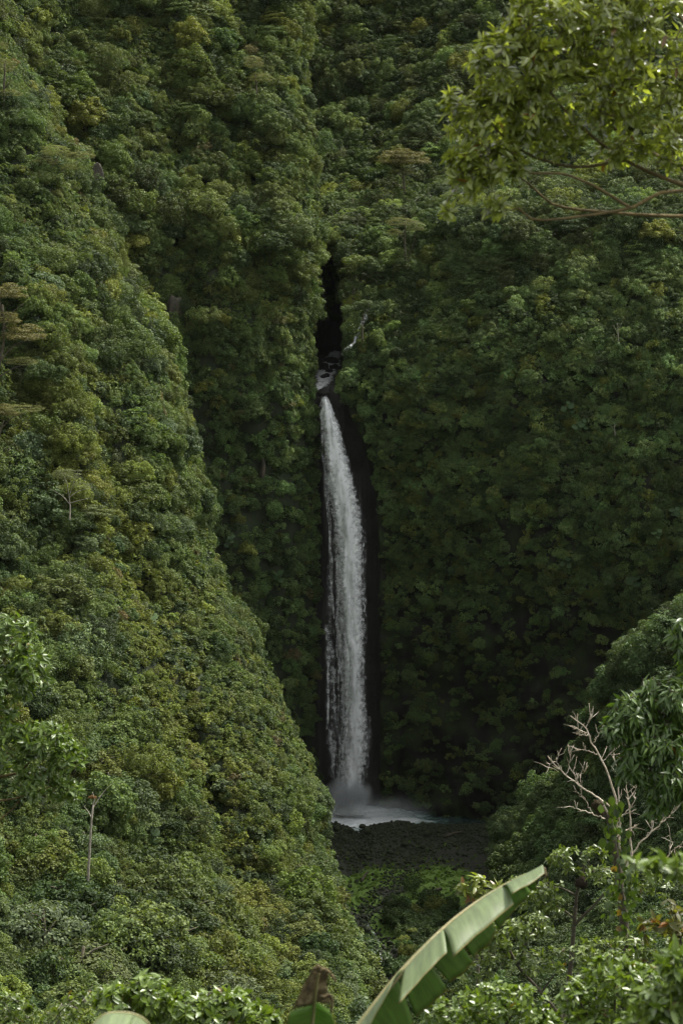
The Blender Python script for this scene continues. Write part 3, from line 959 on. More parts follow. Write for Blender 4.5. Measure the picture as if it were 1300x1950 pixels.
M_FALL = water_material('falling_water', (0.8, 0.8, 0.10), (0.34, 0.52), 0.35, 0.30)
M_VEIL = water_material('water_veil', (1.6, 1.6, 0.07), (0.46, 0.66), 0.0, 0.3)
M_STRAND = water_material('water_strand', (1.2, 1.2, 0.16), (0.42, 0.64), 0.0, 0.7)
M_RAPID = water_material('white_rapid', (1.3, 0.6, 1.3), (0.35, 0.50), 0.25, 0.3)

M_CASC = water_material('thin_cascade', (1.5, 1.5, 0.9), (0.44, 0.60), 0.0, 0.45, (0.55, 0.58, 0.57))
M_THIN = water_material('shallow_run', (1.5, 1.5, 1.5), (0.44, 0.66), 0.05, 0.5, (0.35, 0.38, 0.38))
F_Y = [752, 766, 785, 810, 850, 900, 960, 1000, 1060, 1120, 1200, 1290, 1390, 1450, 1490, 1520, 1550]
F_L = [611, 608, 607, 609, 613, 619, 628, 634, 638, 640, 645, 650, 647, 644, 642, 634, 620]
F_R = [624, 630, 638, 647, 658, 671, 684, 690, 692, 692, 694, 693, 700, 698, 692, 695, 706]
def fall_depth(py): return interp([745, 752, 775, 850, 1000, 1550], [409.5, 408, 406.2, 405.0, 404.2, 403.6], py)

def sheet_of_water(name, py0, py1, lf, rf, yoff, nr, nc, mat, bulge, seed, parent, lump=0.5):
    py = np.linspace(py0, py1, nr); t = np.linspace(0, 1, nc)
    PX = lf(py)[:, None] * (1 - t) + rf(py)[:, None] * t
    PY = np.repeat(py[:, None], nc, 1)
    Y = fall_depth(py)[:, None] + yoff - bulge * np.sin(np.pi * t)[None]
    X = P(PX, PY, Y)
    q = X * np.array([0.9, 0.9, 0.22])
    X = P(PX, PY, Y + lump * fbm(q, 3, seed))
    uv = np.stack([np.repeat(t[None], nr, 0), np.repeat(np.linspace(0, 1, nr)[:, None], nc, 1)], -1).reshape(-1, 2)
    return link(name, mk_mesh(name, X, grid_faces(nr, nc)[:, ::-1], mat, smooth=True, uv=uv), parent)

fall = thing('waterfall', 'tall white waterfall plunging down the cliff into the pool', 'waterfall', P(665, 1550, 404))
fall['kind'] = 'structure'
def fp(o):
    """keep the world place of a part when its parent is an empty at the thing's base"""
    o.matrix_parent_inverse = Matrix.Translation(-Vector(o.parent.location))
    return o
L_ = lambda py: interp(F_Y, F_L, py)
R_ = lambda py: interp(F_Y, F_R, py)
fp(sheet_of_water('curtain', 753, 1555, L_, R_, 0.0, 220, 26, M_FALL, 1.2, 5, fall, 0.7))
fp(sheet_of_water('curtain', 753, 1555, lambda y: L_(y) + 3 + 7 * sstep(1000, 1300, y), lambda y: R_(y) - 3, -0.8, 220, 22, M_FALL, 1.0, 6, fall, 0.8))
fp(sheet_of_water('veil', 900, 1552, lambda y: interp([900, 1000, 1200, 1500, 1552], [612, 626, 617, 622, 615], y), lambda y: R_(y) + 6, 0.9, 200, 26, M_VEIL, 0.4, 7, fall, 0.5))
rw = jrng(21)
def strand(ctrl, w):
    """one thin thread of water, ctrl = [(px, py)...], width in photo pixels"""
    c = np.array(ctrl, float)
    py = np.linspace(c[0, 1], c[-1, 1], 40)
    cx = interp(c[:, 1], c[:, 0], py) + 1.2 * np.interp(np.arange(40), np.arange(0, 41, 4), rw.normal(0, 1, 11))
    ww = w * (0.6 + 0.8 * np.abs(np.interp(np.arange(40), np.arange(0, 41, 3), rw.normal(0, 0.7, 14))))
    t = np.linspace(0, 1, 5)
    PX = cx[:, None] + (t - 0.5)[None] * ww[:, None]
    PY = np.repeat(py[:, None], 5, 1)
    X = P(PX, PY, fall_depth(py)[:, None] - 0.3 - 0.25 * np.sin(np.pi * t)[None])
    uv = np.stack([np.repeat(t[None], 40, 0), np.repeat(np.linspace(0, 1, 40)[:, None], 5, 1)], -1).reshape(-1, 2)
    fp(link('strand', mk_mesh('strand', X, grid_faces(40, 5)[:, ::-1], M_STRAND, smooth=True, uv=uv), fall))
for ctrl, w in [([(610, 780), (614, 850), (617, 900), (622, 960), (628, 1010), (629, 1100), (630, 1160)], 5),
                ([(617, 880), (622, 930), (629, 1000), (631, 1080), (630, 1140)], 4),
                ([(630, 1050), (632, 1100), (634, 1150), (637, 1180)], 6),
                ([(619, 1188), (622, 1230), (625, 1280), (624, 1330), (622, 1390)], 9),
                ([(625, 1188), (627, 1240), (626, 1300), (622, 1380)], 6),
                ([(633, 1270), (637, 1310), (638, 1350), (640, 1385)], 7),
                ([(640, 1060), (643, 1120), (640, 1180), (643, 1250), (650, 1300)], 8),
                ([(628, 1390), (632, 1430), (633, 1480)], 12),
                ([(690, 1010), (690, 1060), (693, 1100), (696, 1140)], 4),
                ([(692, 1030), (694, 1060), (695, 1075)], 6),
                ([(690, 1140), (694, 1160), (697, 1175)], 6),
                ([(706, 1365), (701, 1400), (702, 1440), (699, 1465)], 5),
                ([(686, 1200), (690, 1260), (692, 1330), (697, 1400)], 10),
                ([(652, 1180), (660, 1240), (664, 1300), (668, 1340)], 14),
                ([(668, 1100), (672, 1160), (675, 1210), (676, 1240)], 16),
                ([(660, 1330), (664, 1380), (672, 1440), (680, 1490)], 18),
                ([(640, 1180), (647, 1230), (655, 1290)], 8)]:
    strand(ctrl, w)

# the stream above the brink, in steps, and its dark rocks
def rapid(name, ctrl, mat=None, seed=0, parent=None, lump=0.12):
    """white water along ctrl = [(px_left, px_right, py, Y)...]"""
    c = np.array(ctrl, float); n = 40; q = np.linspace(0, 1, n); k = np.linspace(0, 1, len(c))
    l, r, y, Y = (interp(k, c[:, j], q) for j in range(4))
    t = np.linspace(0, 1, 14)
    PX = l[:, None] * (1 - t) + r[:, None] * t
    PY = np.repeat(y[:, None], 14, 1); YY = np.repeat(Y[:, None], 14, 1)
    X = P(PX, PY, YY)
    X[..., 2] += 0.5 * lump * fbm(X * 1.6, 3, seed) * 2
    uv = np.stack([np.repeat(t[None], n, 0), np.repeat(q[:, None], 14, 1)], -1).reshape(-1, 2)
    return link(name, mk_mesh(name, X, grid_faces(n, 14)[:, ::-1], mat or M_RAPID, smooth=True, uv=uv), parent)
up_s = rapid('upper_stream', [(628, 652, 668, 440), (618, 650, 682, 434), (606, 648, 698, 428), (600, 642, 712, 421), (598, 634, 726, 415), (598, 618, 738, 411), (599, 606, 744, 409.5)], seed=3, lump=0.35)
up_s['kind'] = 'structure'; up_s['label'] = 'foaming stream stepping down over dark rocks above the waterfall'
cas = rapid('upper_cascade', [(703, 716, 584, 412.3), (692, 704, 598, 411.2), (682, 691, 622, 409.8), (671, 680, 648, 408.2), (658, 669, 662, 407), (645, 660, 676, 408)], M_CASC, seed=4, lump=0.5)
cas['kind'] = 'structure'; cas['label'] = 'thin cascade threading between trees above the gorge'

def rock(px, py, Y, r, label, mat=None, sq=(1, 1, 0.8), seed=0, name='boulder', cat='boulder', group=None, sheet=None, off=0.0, rot=None):
    p = P(px, py, Y) if sheet is None else at_sheet(sheet, px, py, off)
    me = ROCKS[seed % 5] if mat is None else rock_mesh(name, 700 + seed, mat, 3, 0.6)
    o = link(name, me, label=label, category=cat)
    if group: o['group'] = group
    o.location = Vector(p); o.scale = (r * sq[0], r * sq[1], r * sq[2])
    o.rotation_euler = rot or (0.2 * (seed % 3), 0.15 * (seed % 4), seed * 1.3)
    return o
rock(624, 745, 409.5, 2.1, 'broad dark slab wedged across the brink, just above the waterfall', M_BLACKROCK, (1.0, 0.8, 0.42), 1, rot=(0.1, -0.35, 0.1))
rock(615, 703, 426, 1.45, 'black wet boulder splitting the upper stream on its near side', M_BLACKROCK, (1, 1, 0.8), 2)
rock(617, 719, 418.5, 1.0, 'small black boulder low in the upper stream rapids', M_BLACKROCK, (1.2, 1, 0.7), 3)
rock(629, 688, 432, 1.3, 'flat black boulder at the top of the upper stream rapids', M_BLACKROCK, (1.5, 1, 0.5), 4)
rock(637, 704, 426, 1.2, 'black boulder with water sliding round it beside the cliff edge', M_BLACKROCK, (1, 1, 0.75), 5)
rock(604, 690, 430, 1.3, 'black boulder wedged against the mossy bank of the upper stream', M_BLACKROCK, (0.8, 1, 0.9), 7)
rock(626, 709, 423, 0.8, 'smallest black stone in the middle of the upper stream', M_BLACKROCK, (1, 1, 0.8), 8)
rock(646, 752, 408.5, 2.2, 'dark jutting ledge beside the head of the waterfall', M_BLACKROCK, (0.7, 0.9, 1.1), 6)

# plunge pool
ZP = float(P(700, 1558, 403)[2])
def build_pool():
    x0, x1 = P(560, 1558, 403)[0], P(930, 1558, 403)[0]
    xs = np.linspace(x0, x1, 120); ys = np.linspace(393.5, 413, 70)
    Xg, Yg = np.meshgrid(xs, ys)
    ix, iy = P(664, 1545, 404.0)[0], 404.0
    d = np.hypot((Xg - ix) / 1.0, (Yg - iy) / 1.0)
    X = np.stack([Xg, Yg, ZP + 0 * Xg], -1)
    wave = np.exp(-d / 9)
    X[..., 2] += wave * 0.9 * fbm(X * np.array([0.5, 0.8, 1]), 3, 15) + 0.12 * fbm(X * np.array([0.9, 1.5, 1]), 3, 16)
    foam = np.exp(-(d / 10.5) ** 2) + 0.75 * np.exp(-(((Xg - ix - 8) / 5.5) ** 2 + ((Yg - iy + 3.0) / 2.0) ** 2))
    m, nt = new_mat('pool_water')
    out = N(nt, 'ShaderNodeOutputMaterial')
    at = N(nt, 'ShaderNodeAttribute', attribute_name='foam')
    co = N(nt, 'ShaderNodeTexCoord')
    mp = N(nt, 'ShaderNodeMapping', inp={'Scale': (0.55, 1.1, 1)}); nt.links.new(co.outputs['Object'], mp.inputs[0])
    nz = N(nt, 'ShaderNodeTexNoise', inp={'Scale': 0.9, 'Detail': 8, 'Roughness': 0.7, 'Distortion': 0.8}); nt.links.new(mp.outputs[0], nz.inputs['Vector'])
    f2 = N(nt, 'ShaderNodeMath', operation='MULTIPLY', inp={1: 0.62}); nt.links.new(at.outputs['Fac'], f2.inputs[0])
    ad = N(nt, 'ShaderNodeMath', operation='ADD'); nt.links.new(f2.outputs[0], ad.inputs[0]); nt.links.new(nz.outputs['Fac'], ad.inputs[1])
    c = ramp(nt, ad.outputs[0], [(0.50, (0.012, 0.026, 0.023)), (0.70, (0.10, 0.16, 0.145)), (0.84, (0.50, 0.58, 0.56)), (1.02, (0.85, 0.88, 0.87))])
    p = N(nt, 'ShaderNodeBsdfPrincipled', inp={'Roughness': 0.25}); nt.links.new(c, p.inputs['Base Color'])
    b = N(nt, 'ShaderNodeBump', inp={'Strength': 0.5, 'Distance': 0.3}); nt.links.new(nz.outputs['Fac'], b.inputs['Height']); nt.links.new(b.outputs[0], p.inputs['Normal'])
    nt.links.new(p.outputs[0], out.inputs[0])
    me = mk_mesh('plunge_pool', X, grid_faces(70, 120), m, smooth=True, vattr={'foam': ('FLOAT', foam.ravel().astype(np.float32))})
    link('plunge_pool', me, kind='structure', label='churning grey-green plunge pool at the foot of the waterfall')
build_pool()

def mist(name, p, rad, dens, label):
    import bmesh
    bm = bmesh.new(); bmesh.ops.create_icosphere(bm, subdivisions=3, radius=1.0)
    me = bpy.data.meshes.new(name); bm.to_mesh(me); bm.free()
    m, nt = new_mat(name)
    out = N(nt, 'ShaderNodeOutputMaterial')
    co = N(nt, 'ShaderNodeTexCoord')
    ln = N(nt, 'ShaderNodeVectorMath', operation='LENGTH'); nt.links.new(co.outputs['Object'], ln.inputs[0])
    mr = N(nt, 'ShaderNodeMapRange', interpolation_type='SMOOTHSTEP', inp={'From Min': 1.0, 'From Max': 0.1, 'To Min': 0, 'To Max': 1}); nt.links.new(ln.outputs['Value'], mr.inputs['Value'])
    nz = N(nt, 'ShaderNodeTexNoise', inp={'Scale': 2.2, 'Detail': 3, 'Roughness': 0.6}); nt.links.new(co.outputs['Object'], nz.inputs['Vector'])
    nm = N(nt, 'ShaderNodeMapRange', inp={'From Min': 0.35, 'From Max': 0.65, 'To Min': 0.15, 'To Max': 1.5}); nt.links.new(nz.outputs['Fac'], nm.inputs['Value'])
    mu = N(nt, 'ShaderNodeMath', operation='MULTIPLY'); nt.links.new(mr.outputs[0], mu.inputs[0]); nt.links.new(nm.outputs[0], mu.inputs[1])
    m2 = N(nt, 'ShaderNodeMath', operation='MULTIPLY', inp={1: dens}); nt.links.new(mu.outputs[0], m2.inputs[0])
    pv = N(nt, 'ShaderNodeVolumePrincipled', inp={'Color': (0.9, 0.93, 0.93, 1), 'Anisotropy': 0.2}); nt.links.new(m2.outputs[0], pv.inputs['Density'])
    nt.links.new(pv.outputs[0], out.inputs['Volume'])
    me.materials.append(m)
    o = link(name, me, kind='stuff', label=label)
    o.location = Vector(p); o.scale = rad
mist('spray_mist', P(664, 1515, 402), (4.6, 3.8, 4.2), 1.3, 'white spray drifting up from the foot of the waterfall')
mist('spray_mist', P(730, 1545, 402), (10.0, 5.0, 3.4), 0.16, 'thin mist drifting across the plunge pool')

# the lower stream below the boulders
fy = lambda y: float(floor_Y(y)) - 1
for lab, seg, mt in (('white tumble of the lower stream between the trees in the valley bottom', [(717, 725, 1816, fy(1816)), (716, 729, 1823, fy(1823)), (717, 727, 1832, fy(1832))], M_RAPID),
                     ('thin grey run of the lower stream among dark stones below the mossy flats', [(696, 700, 1758, fy(1758)), (702, 707, 1768, fy(1768)), (712, 718, 1782, fy(1782)), (720, 727, 1796, fy(1796))], M_THIN)):
    low_s = rapid('lower_stream', seg, mt, seed=8)
    low_s['kind'] = 'structure'; low_s['label'] = lab

# boulders: the largest one by one, the rest as rubble
rb = jrng(31)
def boulder_dens(x, y):
    s1 = (y > 1566) * (y < 1672) * (x > 590) * (x < 960)
    s2 = np.exp(-((x - interp([1560, 1650, 1740, 1800, 1830, 1900, 2300], [760, 770, 700, 730, 722, 715, 700], y)) / 26) ** 2) * (y < 1860) * (y > 1600)
    nz = fbm(np.stack([x / 45, y / 22, 0 * x], -1), 3, 33)
    s1 = s1 * np.clip(1.15 - sstep(1602, 1652, y + 40 * nz) * 1.1, 0, 1)
    s3 = 0.03 * (y < 1730) * (y > 1640) * (x < 900)
    return np.clip(s1 + s2 * 0.9 + s3, 0, 1)
bp, bnrm, bx, by = scatter(S_FLOOR, boulder_dens, 7.0, rb)
br = 0.12 + 0.36 * rb.random(len(bp)) ** 4
bk = thin(bp, br, 1.0)
bp, br = bp[bk], br[bk]
gn_instances('rubble', ROCKS, bp + np.array([0, 0, 0.1]), rand_rot(len(bp), rb, 0.6), np.stack([br * rb.uniform(0.8, 1.3, len(bp)), br, br * rb.uniform(0.5, 0.9, len(bp))], -1), rb.integers(5, size=len(bp)),
             np.ones((len(bp), 3)), 'dark stones of the boulder field below the pool')
BL = [(640, 1578, 1.0), (668, 1580, 0.8), (690, 1574, 0.9), (700, 1584, 1.1), (724, 1580, 0.9), (745, 1575, 1.3), (758, 1586, 0.9), (785, 1582, 0.8), (812, 1588, 0.9), (836, 1583, 0.7), (655, 1598, 0.9), (712, 1604, 0.8), (770, 1606, 0.9), (806, 1612, 0.8), (848, 1604, 0.9), (880, 1600, 0.8), (742, 1622, 0.8), (690, 1626, 0.7), (800, 1640, 0.9), (778, 1655, 0.8), (765, 1675, 0.9), (790, 1684, 0.8), (757, 1700, 0.7), (700, 1770, 0.9), (712, 1790, 0.8), (748, 1812, 0.9), (742, 1795, 0.8)]
PLC = ["at the pool's edge", 'in the middle of the boulder field', 'beside the mossy flats', 'beside the lower stream']
SH = ['squat', 'angular', 'rounded', 'long', 'low', 'humped', 'tilted']
TONE = ['dark', 'black', 'mossy-sided', 'brownish']
for k, (x, y, r) in enumerate(BL):
    where = PLC[0] if y < 1592 else PLC[1] if y < 1650 else PLC[2] if y < 1730 else PLC[3]
    seen = 'below the falling water' if x < 700 else ('below the dry cliff' if x > 790 else "opposite the pool's foam")
    rock(x, y, float(floor_Y(y)) - 0.5, r * 0.72, f'{SH[k % 7]} {TONE[(k // 7) % 4]} boulder {where}, {seen}', None, (1, 1, 0.75), k, group='boulders below the pool')
def log(p0, p1, r, label):
    pts = curve_pts([p0, (np.asarray(p0) + p1) / 2 + np.array([0, 0, 0.15]), p1], 8)
    V, F = tube(pts, np.linspace(r, r * 0.7, 8), 8, 0.12, 3)
    link('fallen_log', mk_mesh('fallen_log', V, F, M_BARK, smooth=True), label=label, category='log')
log(P(848, 1593, floor_Y(1593) - 0.8), P(878, 1584, floor_Y(1584) - 0.8), 0.25, 'fallen trunk lying on the dark stones near the cliff foot')
log(P(806, 1704, floor_Y(1704) - 0.8), P(840, 1692, floor_Y(1692) - 0.8), 0.32, 'dark log lying on the mossy flat nearer the banana leaf')
log(P(688, 1678, floor_Y(1678) - 0.8), P(700, 1660, floor_Y(1660) - 0.8), 0.22, 'dark branch lying across the brightest moss patch')

# bare rock showing through the forest
rock(182, 338, 0, 1.7, 'grey-brown rock scar showing through the trees high on the slope', M_ORANGE, (0.75, 0.35, 1.2), 11, 'rock_outcrop', 'rock', None, S_SPUR, -0.4, (0, 0.15, 0.3))
rock(334, 605, 0, 3.2, 'tall narrow brown rock streak in the crease of the mountainside', M_ORANGE, (0.5, 0.25, 1.1), 12, 'rock_outcrop', 'rock', None, S_LEFT, -0.3, (0, 0.05, 0.3))
rock(500, 895, 0, 1.7, 'tall tan rock patch on the wall beside the waterfall', M_ORANGE, (0.3, 0.4, 1.0), 13, 'rock_outcrop', 'rock', None, S_LEFT, 1.0, (0, 0.1, 0.3))
rock(482, 912, 0, 1.1, 'small tan rock patch beside the taller one on the wall', M_ORANGE, (0.5, 0.4, 0.9), 14, 'rock_outcrop', 'rock', None, S_LEFT, 1.0, (0, 0.3, 0.3))
rock(878, 878, 0, 1.1, 'small tan rock patch on the shaded cliff', M_ORANGE, (0.6, 0.4, 0.9), 15, 'rock_outcrop', 'rock', None, S_RIGHT, 0.9, (0, 0.2, 0.3))

# ------------------------------------------------------------------ singular trees on the slopes
def limb_mesh(name, lines, mat, sides=5):
    V, F = joined([tube(curve_pts(c, 10) if len(c) > 2 else np.asarray(c, float), np.linspace(r0, r1, 10 if len(c) > 2 else 2), sides) for c, r0, r1 in lines])
    return mk_mesh(name, V, F, mat, smooth=True)

def slope_tree(label, Y, base, trunk, limbs, crowns, bark, r0=0.28, name='rainforest_tree'):
    """trunk and limbs are lists of (px, py); crowns are (px, py, radius px, height factor, mesh, colour)"""
    b = P(*base, Y)
    t = thing(name, label, 'tree', b)
    T = [P(x, y, Y) for x, y in trunk]
    fp(link('trunk', limb_mesh('trunk', [([b] + T, r0, r0 * 0.45)], bark, 7), t))
    for l in limbs:
        fp(link('branch', limb_mesh('branch', [([P(x, y, Y + dy) for x, y, dy in l], r0 * 0.4, r0 * 0.12)], bark, 5), t))
    for (x, y, r, h, me, col) in crowns:
        R = r * PXM * Y
        c = link('crown', me, t)
        c.matrix_parent_inverse = Matrix.Translation(-Vector(b))
        c.location = Vector(P(x, y, Y)); c.scale = (R, R, R * h); c.rotation_euler = (0, 0, x * 0.7)
        c['tint'] = list(col)
    return t
def YS(s, x, y, off): return float(at_sheet(s, x, y, off + (5.0 if s is not S_FLOOR and off > 3 else 0))[1])
BR2 = (0.100, 0.096, 0.034); OLV = (0.100, 0.108, 0.034); YG = (0.115, 0.13, 0.04); GG = (0.085, 0.115, 0.062)
slope_tree('dead-topped tree with a tall pale bare trunk on the lower slope', YS(S_SPUR, 170, 1640, 7), (163, 1790), [(165, 1740), (167, 1690), (171, 1620), (174, 1570), (178, 1532)],
           [[(177, 1540, 0), (186, 1525, 0.3), (200, 1506, 0.5), (212, 1493, 0.3)], [(176, 1560, 0), (168, 1545, 0.2), (160, 1535, 0)], [(178, 1532, 0), (180, 1520, 0), (176, 1508, 0.2)]],
           [(177, 1518, 9, 0.6, SMALL[0], (0.14, 0.08, 0.03))], M_PALE_BARK, 0.22)
slope_tree('leafless pale tree with fanned thin branches among green crowns', YS(S_SPUR, 133, 950, 5), (133, 990), [(134, 965), (132, 945)],
           [[(133, 960, 0), (120, 945, 0), (95, 930, 0.5)], [(132, 948, 0), (150, 935, 0), (178, 928, 0)], [(132, 945, 0), (128, 920, 0), (118, 900, 0)], [(132, 945, 0), (142, 915, 0), (150, 895, 0)], [(133, 958, 0), (155, 952, 0), (172, 948, 0)]],
           [(128, 905, 34, 0.5, FEATHER[0], (0.085, 0.10, 0.042)), (155, 925, 22, 0.4, FEATHER[1], (0.085, 0.10, 0.042))], M_PALE_BARK, 0.13)
slope_tree('wide yellowish feathery tree with dark stem high on the slope', YS(S_SPUR, 110, 330, 6), (75, 430), [(79, 400), (83, 365), (92, 330)],
           [[(84, 360, 0), (105, 335, 0), (130, 318, 0.5), (165, 300, 0)], [(88, 345, 0), (80, 310, 0), (85, 280, 0)], [(92, 330, 0), (110, 300, 0), (120, 275, 0)]],
           [(105, 290, 36, 0.55, FEATHER[0], YG), (150, 298, 34, 0.45, FEATHER[1], OLV), (85, 310, 30, 0.5, FEATHER[1], OLV), (130, 320, 25, 0.4, FEATHER[0], YG)], M_BARK, 0.25)
slope_tree('russet tree with layered boughs at the picture edge', YS(S_SPUR, 20, 640, 9), (-15, 800), [(-10, 740), (0, 690), (8, 640), (5, 580)],
           [[(0, 690, 0), (25, 660, 0.5), (55, 645, 0.5)], [(5, 640, 0), (20, 600, 0), (45, 578, 0)], [(-5, 720, 0), (30, 700, 0), (65, 690, 0.5)], [(5, 600, 0), (0, 570, 0), (10, 545, 0)]],
           [(15, 560, 36, 0.95, TIER[0], BR2), (45, 640, 42, 0.95, TIER[1], BR2), (40, 690, 40, 0.35, FEATHER[0], OLV), (10, 610, 30, 0.95, TIER[2], BR2)], M_BARK, 0.3)
slope_tree('low russet tree with one flat bough below the layered one', YS(S_SPUR, 30, 790, 7), (-5, 850), [(0, 825), (8, 800)],
           [[(4, 815, 0), (25, 795, 0.3), (55, 785, 0)]], [(40, 780, 44, 0.35, FEATHER[1], OLV), (10, 785, 26, 0.95, TIER[0], BR2)], M_BARK, 0.2)
slope_tree('tall brownish feathery tree high at the picture edge', YS(S_SPUR, 10, 160, 6), (5, 260), [(6, 220), (8, 180), (10, 120)], [[(8, 170, 0), (25, 150, 0)], [(8, 200, 0), (-15, 180, 0)]],
           [(8, 130, 28, 0.9, FEATHER[0], OLV), (15, 180, 30, 0.5, FEATHER[1], OLV), (0, 90, 20, 0.8, FEATHER[1], OLV)], M_BARK, 0.25)
slope_tree('brown flat-topped tree with a dark straight trunk behind the gorge', YS(S_RIGHT, 768, 340, 7), (770, 430), [(770, 390), (769, 350), (767, 325)],
           [[(768, 340, 0), (745, 318, 0.5), (728, 305, 0)], [(768, 335, 0), (790, 318, 0), (808, 310, 0)], [(769, 360, 0), (755, 350, 0), (735, 345, 0)]],
           [(748, 305, 30, 0.95, TIER[0], BR2), (785, 306, 34, 0.95, TIER[1], BR2), (765, 328, 30, 0.35, FEATHER[0], OLV), (765, 296, 24, 0.95, TIER[2], BR2)], M_BARK, 0.3)
slope_tree('thin-crowned olive tree with two bare stems below the brown flat-topped tree', YS(S_RIGHT, 770, 450, 6), (774, 530), [(772, 490), (770, 450), (772, 420)],
           [[(772, 500, 0), (788, 460, 0.4), (795, 425, 0)], [(771, 460, 0), (752, 435, 0), (745, 420, 0)]],
           [(765, 425, 32, 0.55, FEATHER[1], OLV), (790, 435, 26, 0.8, FEATHER[0], (0.085, 0.10, 0.04)), (750, 445, 22, 0.6, FEATHER[0], OLV)], M_BARK, 0.25)
slope_tree('yellow-green umbrella tree hanging over the gorge mouth', YS(S_RIGHT, 692, 520, 4), (676, 640), [(672, 600), (672, 560), (678, 520)],
           [[(672, 560, 0), (690, 530, 0), (705, 505, 0)], [(674, 545, 0), (662, 520, 0), (655, 505, 0)]],
           [(680, 500, 28, 0.7, MED[2], (0.085, 0.115, 0.03)), (665, 515, 24, 0.5, SMALL[0], (0.075, 0.105, 0.03)), (705, 508, 26, 0.8, BIG[2], (0.06, 0.09, 0.03)), (672, 545, 18, 0.8, MED[0], (0.06, 0.09, 0.03))], M_BARK, 0.2)
slope_tree('slim tree with a small crown standing before the thin cascade', YS(S_RIGHT, 692, 600, 4), (690, 650), [(690, 620), (692, 595)], [[(691, 610, 0), (700, 590, 0), (706, 578, 0)]],
           [(690, 582, 20, 0.7, MED[1], (0.06, 0.085, 0.035)), (662, 590, 14, 0.9, MED[2], (0.06, 0.09, 0.03)), (664, 625, 14, 1.0, SMALL[2], (0.06, 0.09, 0.03))], M_BARK, 0.16)
slope_tree('bushy yellowed tree on the ridge above the gorge', YS(S_LEFT, 555, 330, 5), (552, 400), [(553, 370), (553, 345)], [[(553, 365, 0), (570, 340, 0)]],
           [(550, 318, 34, 0.8, FEATHER[0], YG), (572, 340, 26, 0.7, FEATHER[1], OLV), (530, 300, 24, 0.8, BIG[1], GG)], M_BARK, 0.25)
slope_tree('tall tree with a withered yellow top on the upper mountainside', YS(S_LEFT, 485, 140, 5), (490, 210), [(489, 180), (486, 140)], [[(488, 160, 0), (500, 140, 0)]],
           [(482, 122, 24, 0.9, FEATHER[0], (0.105, 0.108, 0.045)), (495, 150, 26, 0.7, FEATHER[1], OLV)], M_BARK, 0.22)
slope_tree('tiered grey-green tree with dark trunk near the valley bottom', YS(S_SPUR, 585, 1690, 8), (574, 1790), [(575, 1750), (578, 1715), (582, 1680)],
           [[(577, 1725, 0), (560, 1705, 0), (545, 1695, 0)], [(578, 1720, 0), (605, 1705, 0.4), (622, 1700, 0)], [(582, 1690, 0), (590, 1665, 0)]],
           [(586, 1662, 30, 0.95, TIER[0], GG), (600, 1690, 38, 0.95, TIER[1], GG), (565, 1690, 32, 0.95, TIER[2], GG), (580, 1712, 36, 0.95, TIER[1], GG)], M_BARK, 0.3)
slope_tree('feathery grey-green tree beside the tiered tree', YS(S_SPUR, 520, 1680, 7), (515, 1760), [(518, 1720), (520, 1680)], [[(519, 1710, 0), (540, 1685, 0)]],
           [(515, 1670, 36, 0.8, FEATHER[0], GG), (545, 1690, 26, 0.7, FEATHER[1], YG), (490, 1690, 28, 0.7, FEATHER[1], YG)], M_BARK, 0.25)
slope_tree('small bright yellow-green tree by the lower stream', YS(S_FLOOR, 768, 1800, 2), (769, 1815), [(768, 1800)], [], [(768, 1791, 15, 0.7, MED[0], (0.13, 0.16, 0.035))], M_BARK, 0.1)
slope_tree('small bright tree uphill of its twin by the lower stream', YS(S_FLOOR, 786, 1785, 2), (787, 1796), [(786, 1780)], [], [(786, 1773, 12, 0.7, MED[1], (0.12, 0.15, 0.035))], M_BARK, 0.1)
slope_tree('bright yellow-green shrub on the cliff beside the waterfall', YS(S_RIGHT, 705, 862, 1.5), (706, 872), [(705, 864)], [], [(704, 862, 14, 0.9, SMALL[1], (0.12, 0.15, 0.03))], M_BARK, 0.08, 'cliff_shrub')

def stem(label, sheet, x, y0, y1, off, r):
    Y = YS(sheet, x, (y0 + y1) / 2, off)
    slope_tree(label, Y, (x + 3, y1), [(x + 1, (y0 + y1) / 2), (x, y0)], [[(x + 1, (y0 + y1) / 2, 0), (x - 8, y0 + 4, 0.2)], [(x + 1, (2 * y0 + y1) / 3, 0), (x + 9, y0 - 3, 0.1)]], [], M_PALE_BARK, r, 'bare_stem')
stem('thin pale stem standing bare high on the shaded cliff', S_RIGHT, 1175, 615, 660, 2.4, 0.07)
stem('thin forked pale stem below the round leaves on the shaded cliff', S_RIGHT, 1168, 805, 830, 2.2, 0.08)
stem('thin bare stem in the yellowish lane of the lit slope', S_SPUR, 175, 840, 905, 2.5, 0.08)
stem('bare forked stem low on the slope by the tiered tree', S_SPUR, 562, 1610, 1650, 2.5, 0.10)
# large-leaved cliff plants
def round_leaf(lv):
    n = 14
    th = np.linspace(0.25, 2 * np.pi - 0.25, n)
    r = 0.5 * (1 + 0.10 * np.cos(th * 7)) * (0.92 + 0.12 * np.cos(th - np.pi))
    ring1 = np.stack([np.cos(th) * r * 0.55 , np.sin(th) * r * 0.55, 0.05 + 0.03 * np.cos(th * 7)], -1)
    ring2 = np.stack([np.cos(th) * r, np.sin(th) * r, 0.02 + 0.05 * np.cos(th * 7)], -1)
    V = np.vstack([[[0, 0, 0]], ring1, ring2])
    F = [(0, k + 1, k + 2) for k in range(n - 1)]
    for k in range(n - 1):
        F += [(k + 1, k + 1 + n, k + 2 + n), (k + 1, k + 2 + n, k + 2)]
    F = np.array(F)
    return mk_mesh('leaf', V, F, M_FOLIAGE, fattr={'lv': ('FLOAT', np.full(len(F), lv, np.float32))}, smooth=True)
RL = [round_leaf(v) for v in (0.25, 0.5, 0.75)]
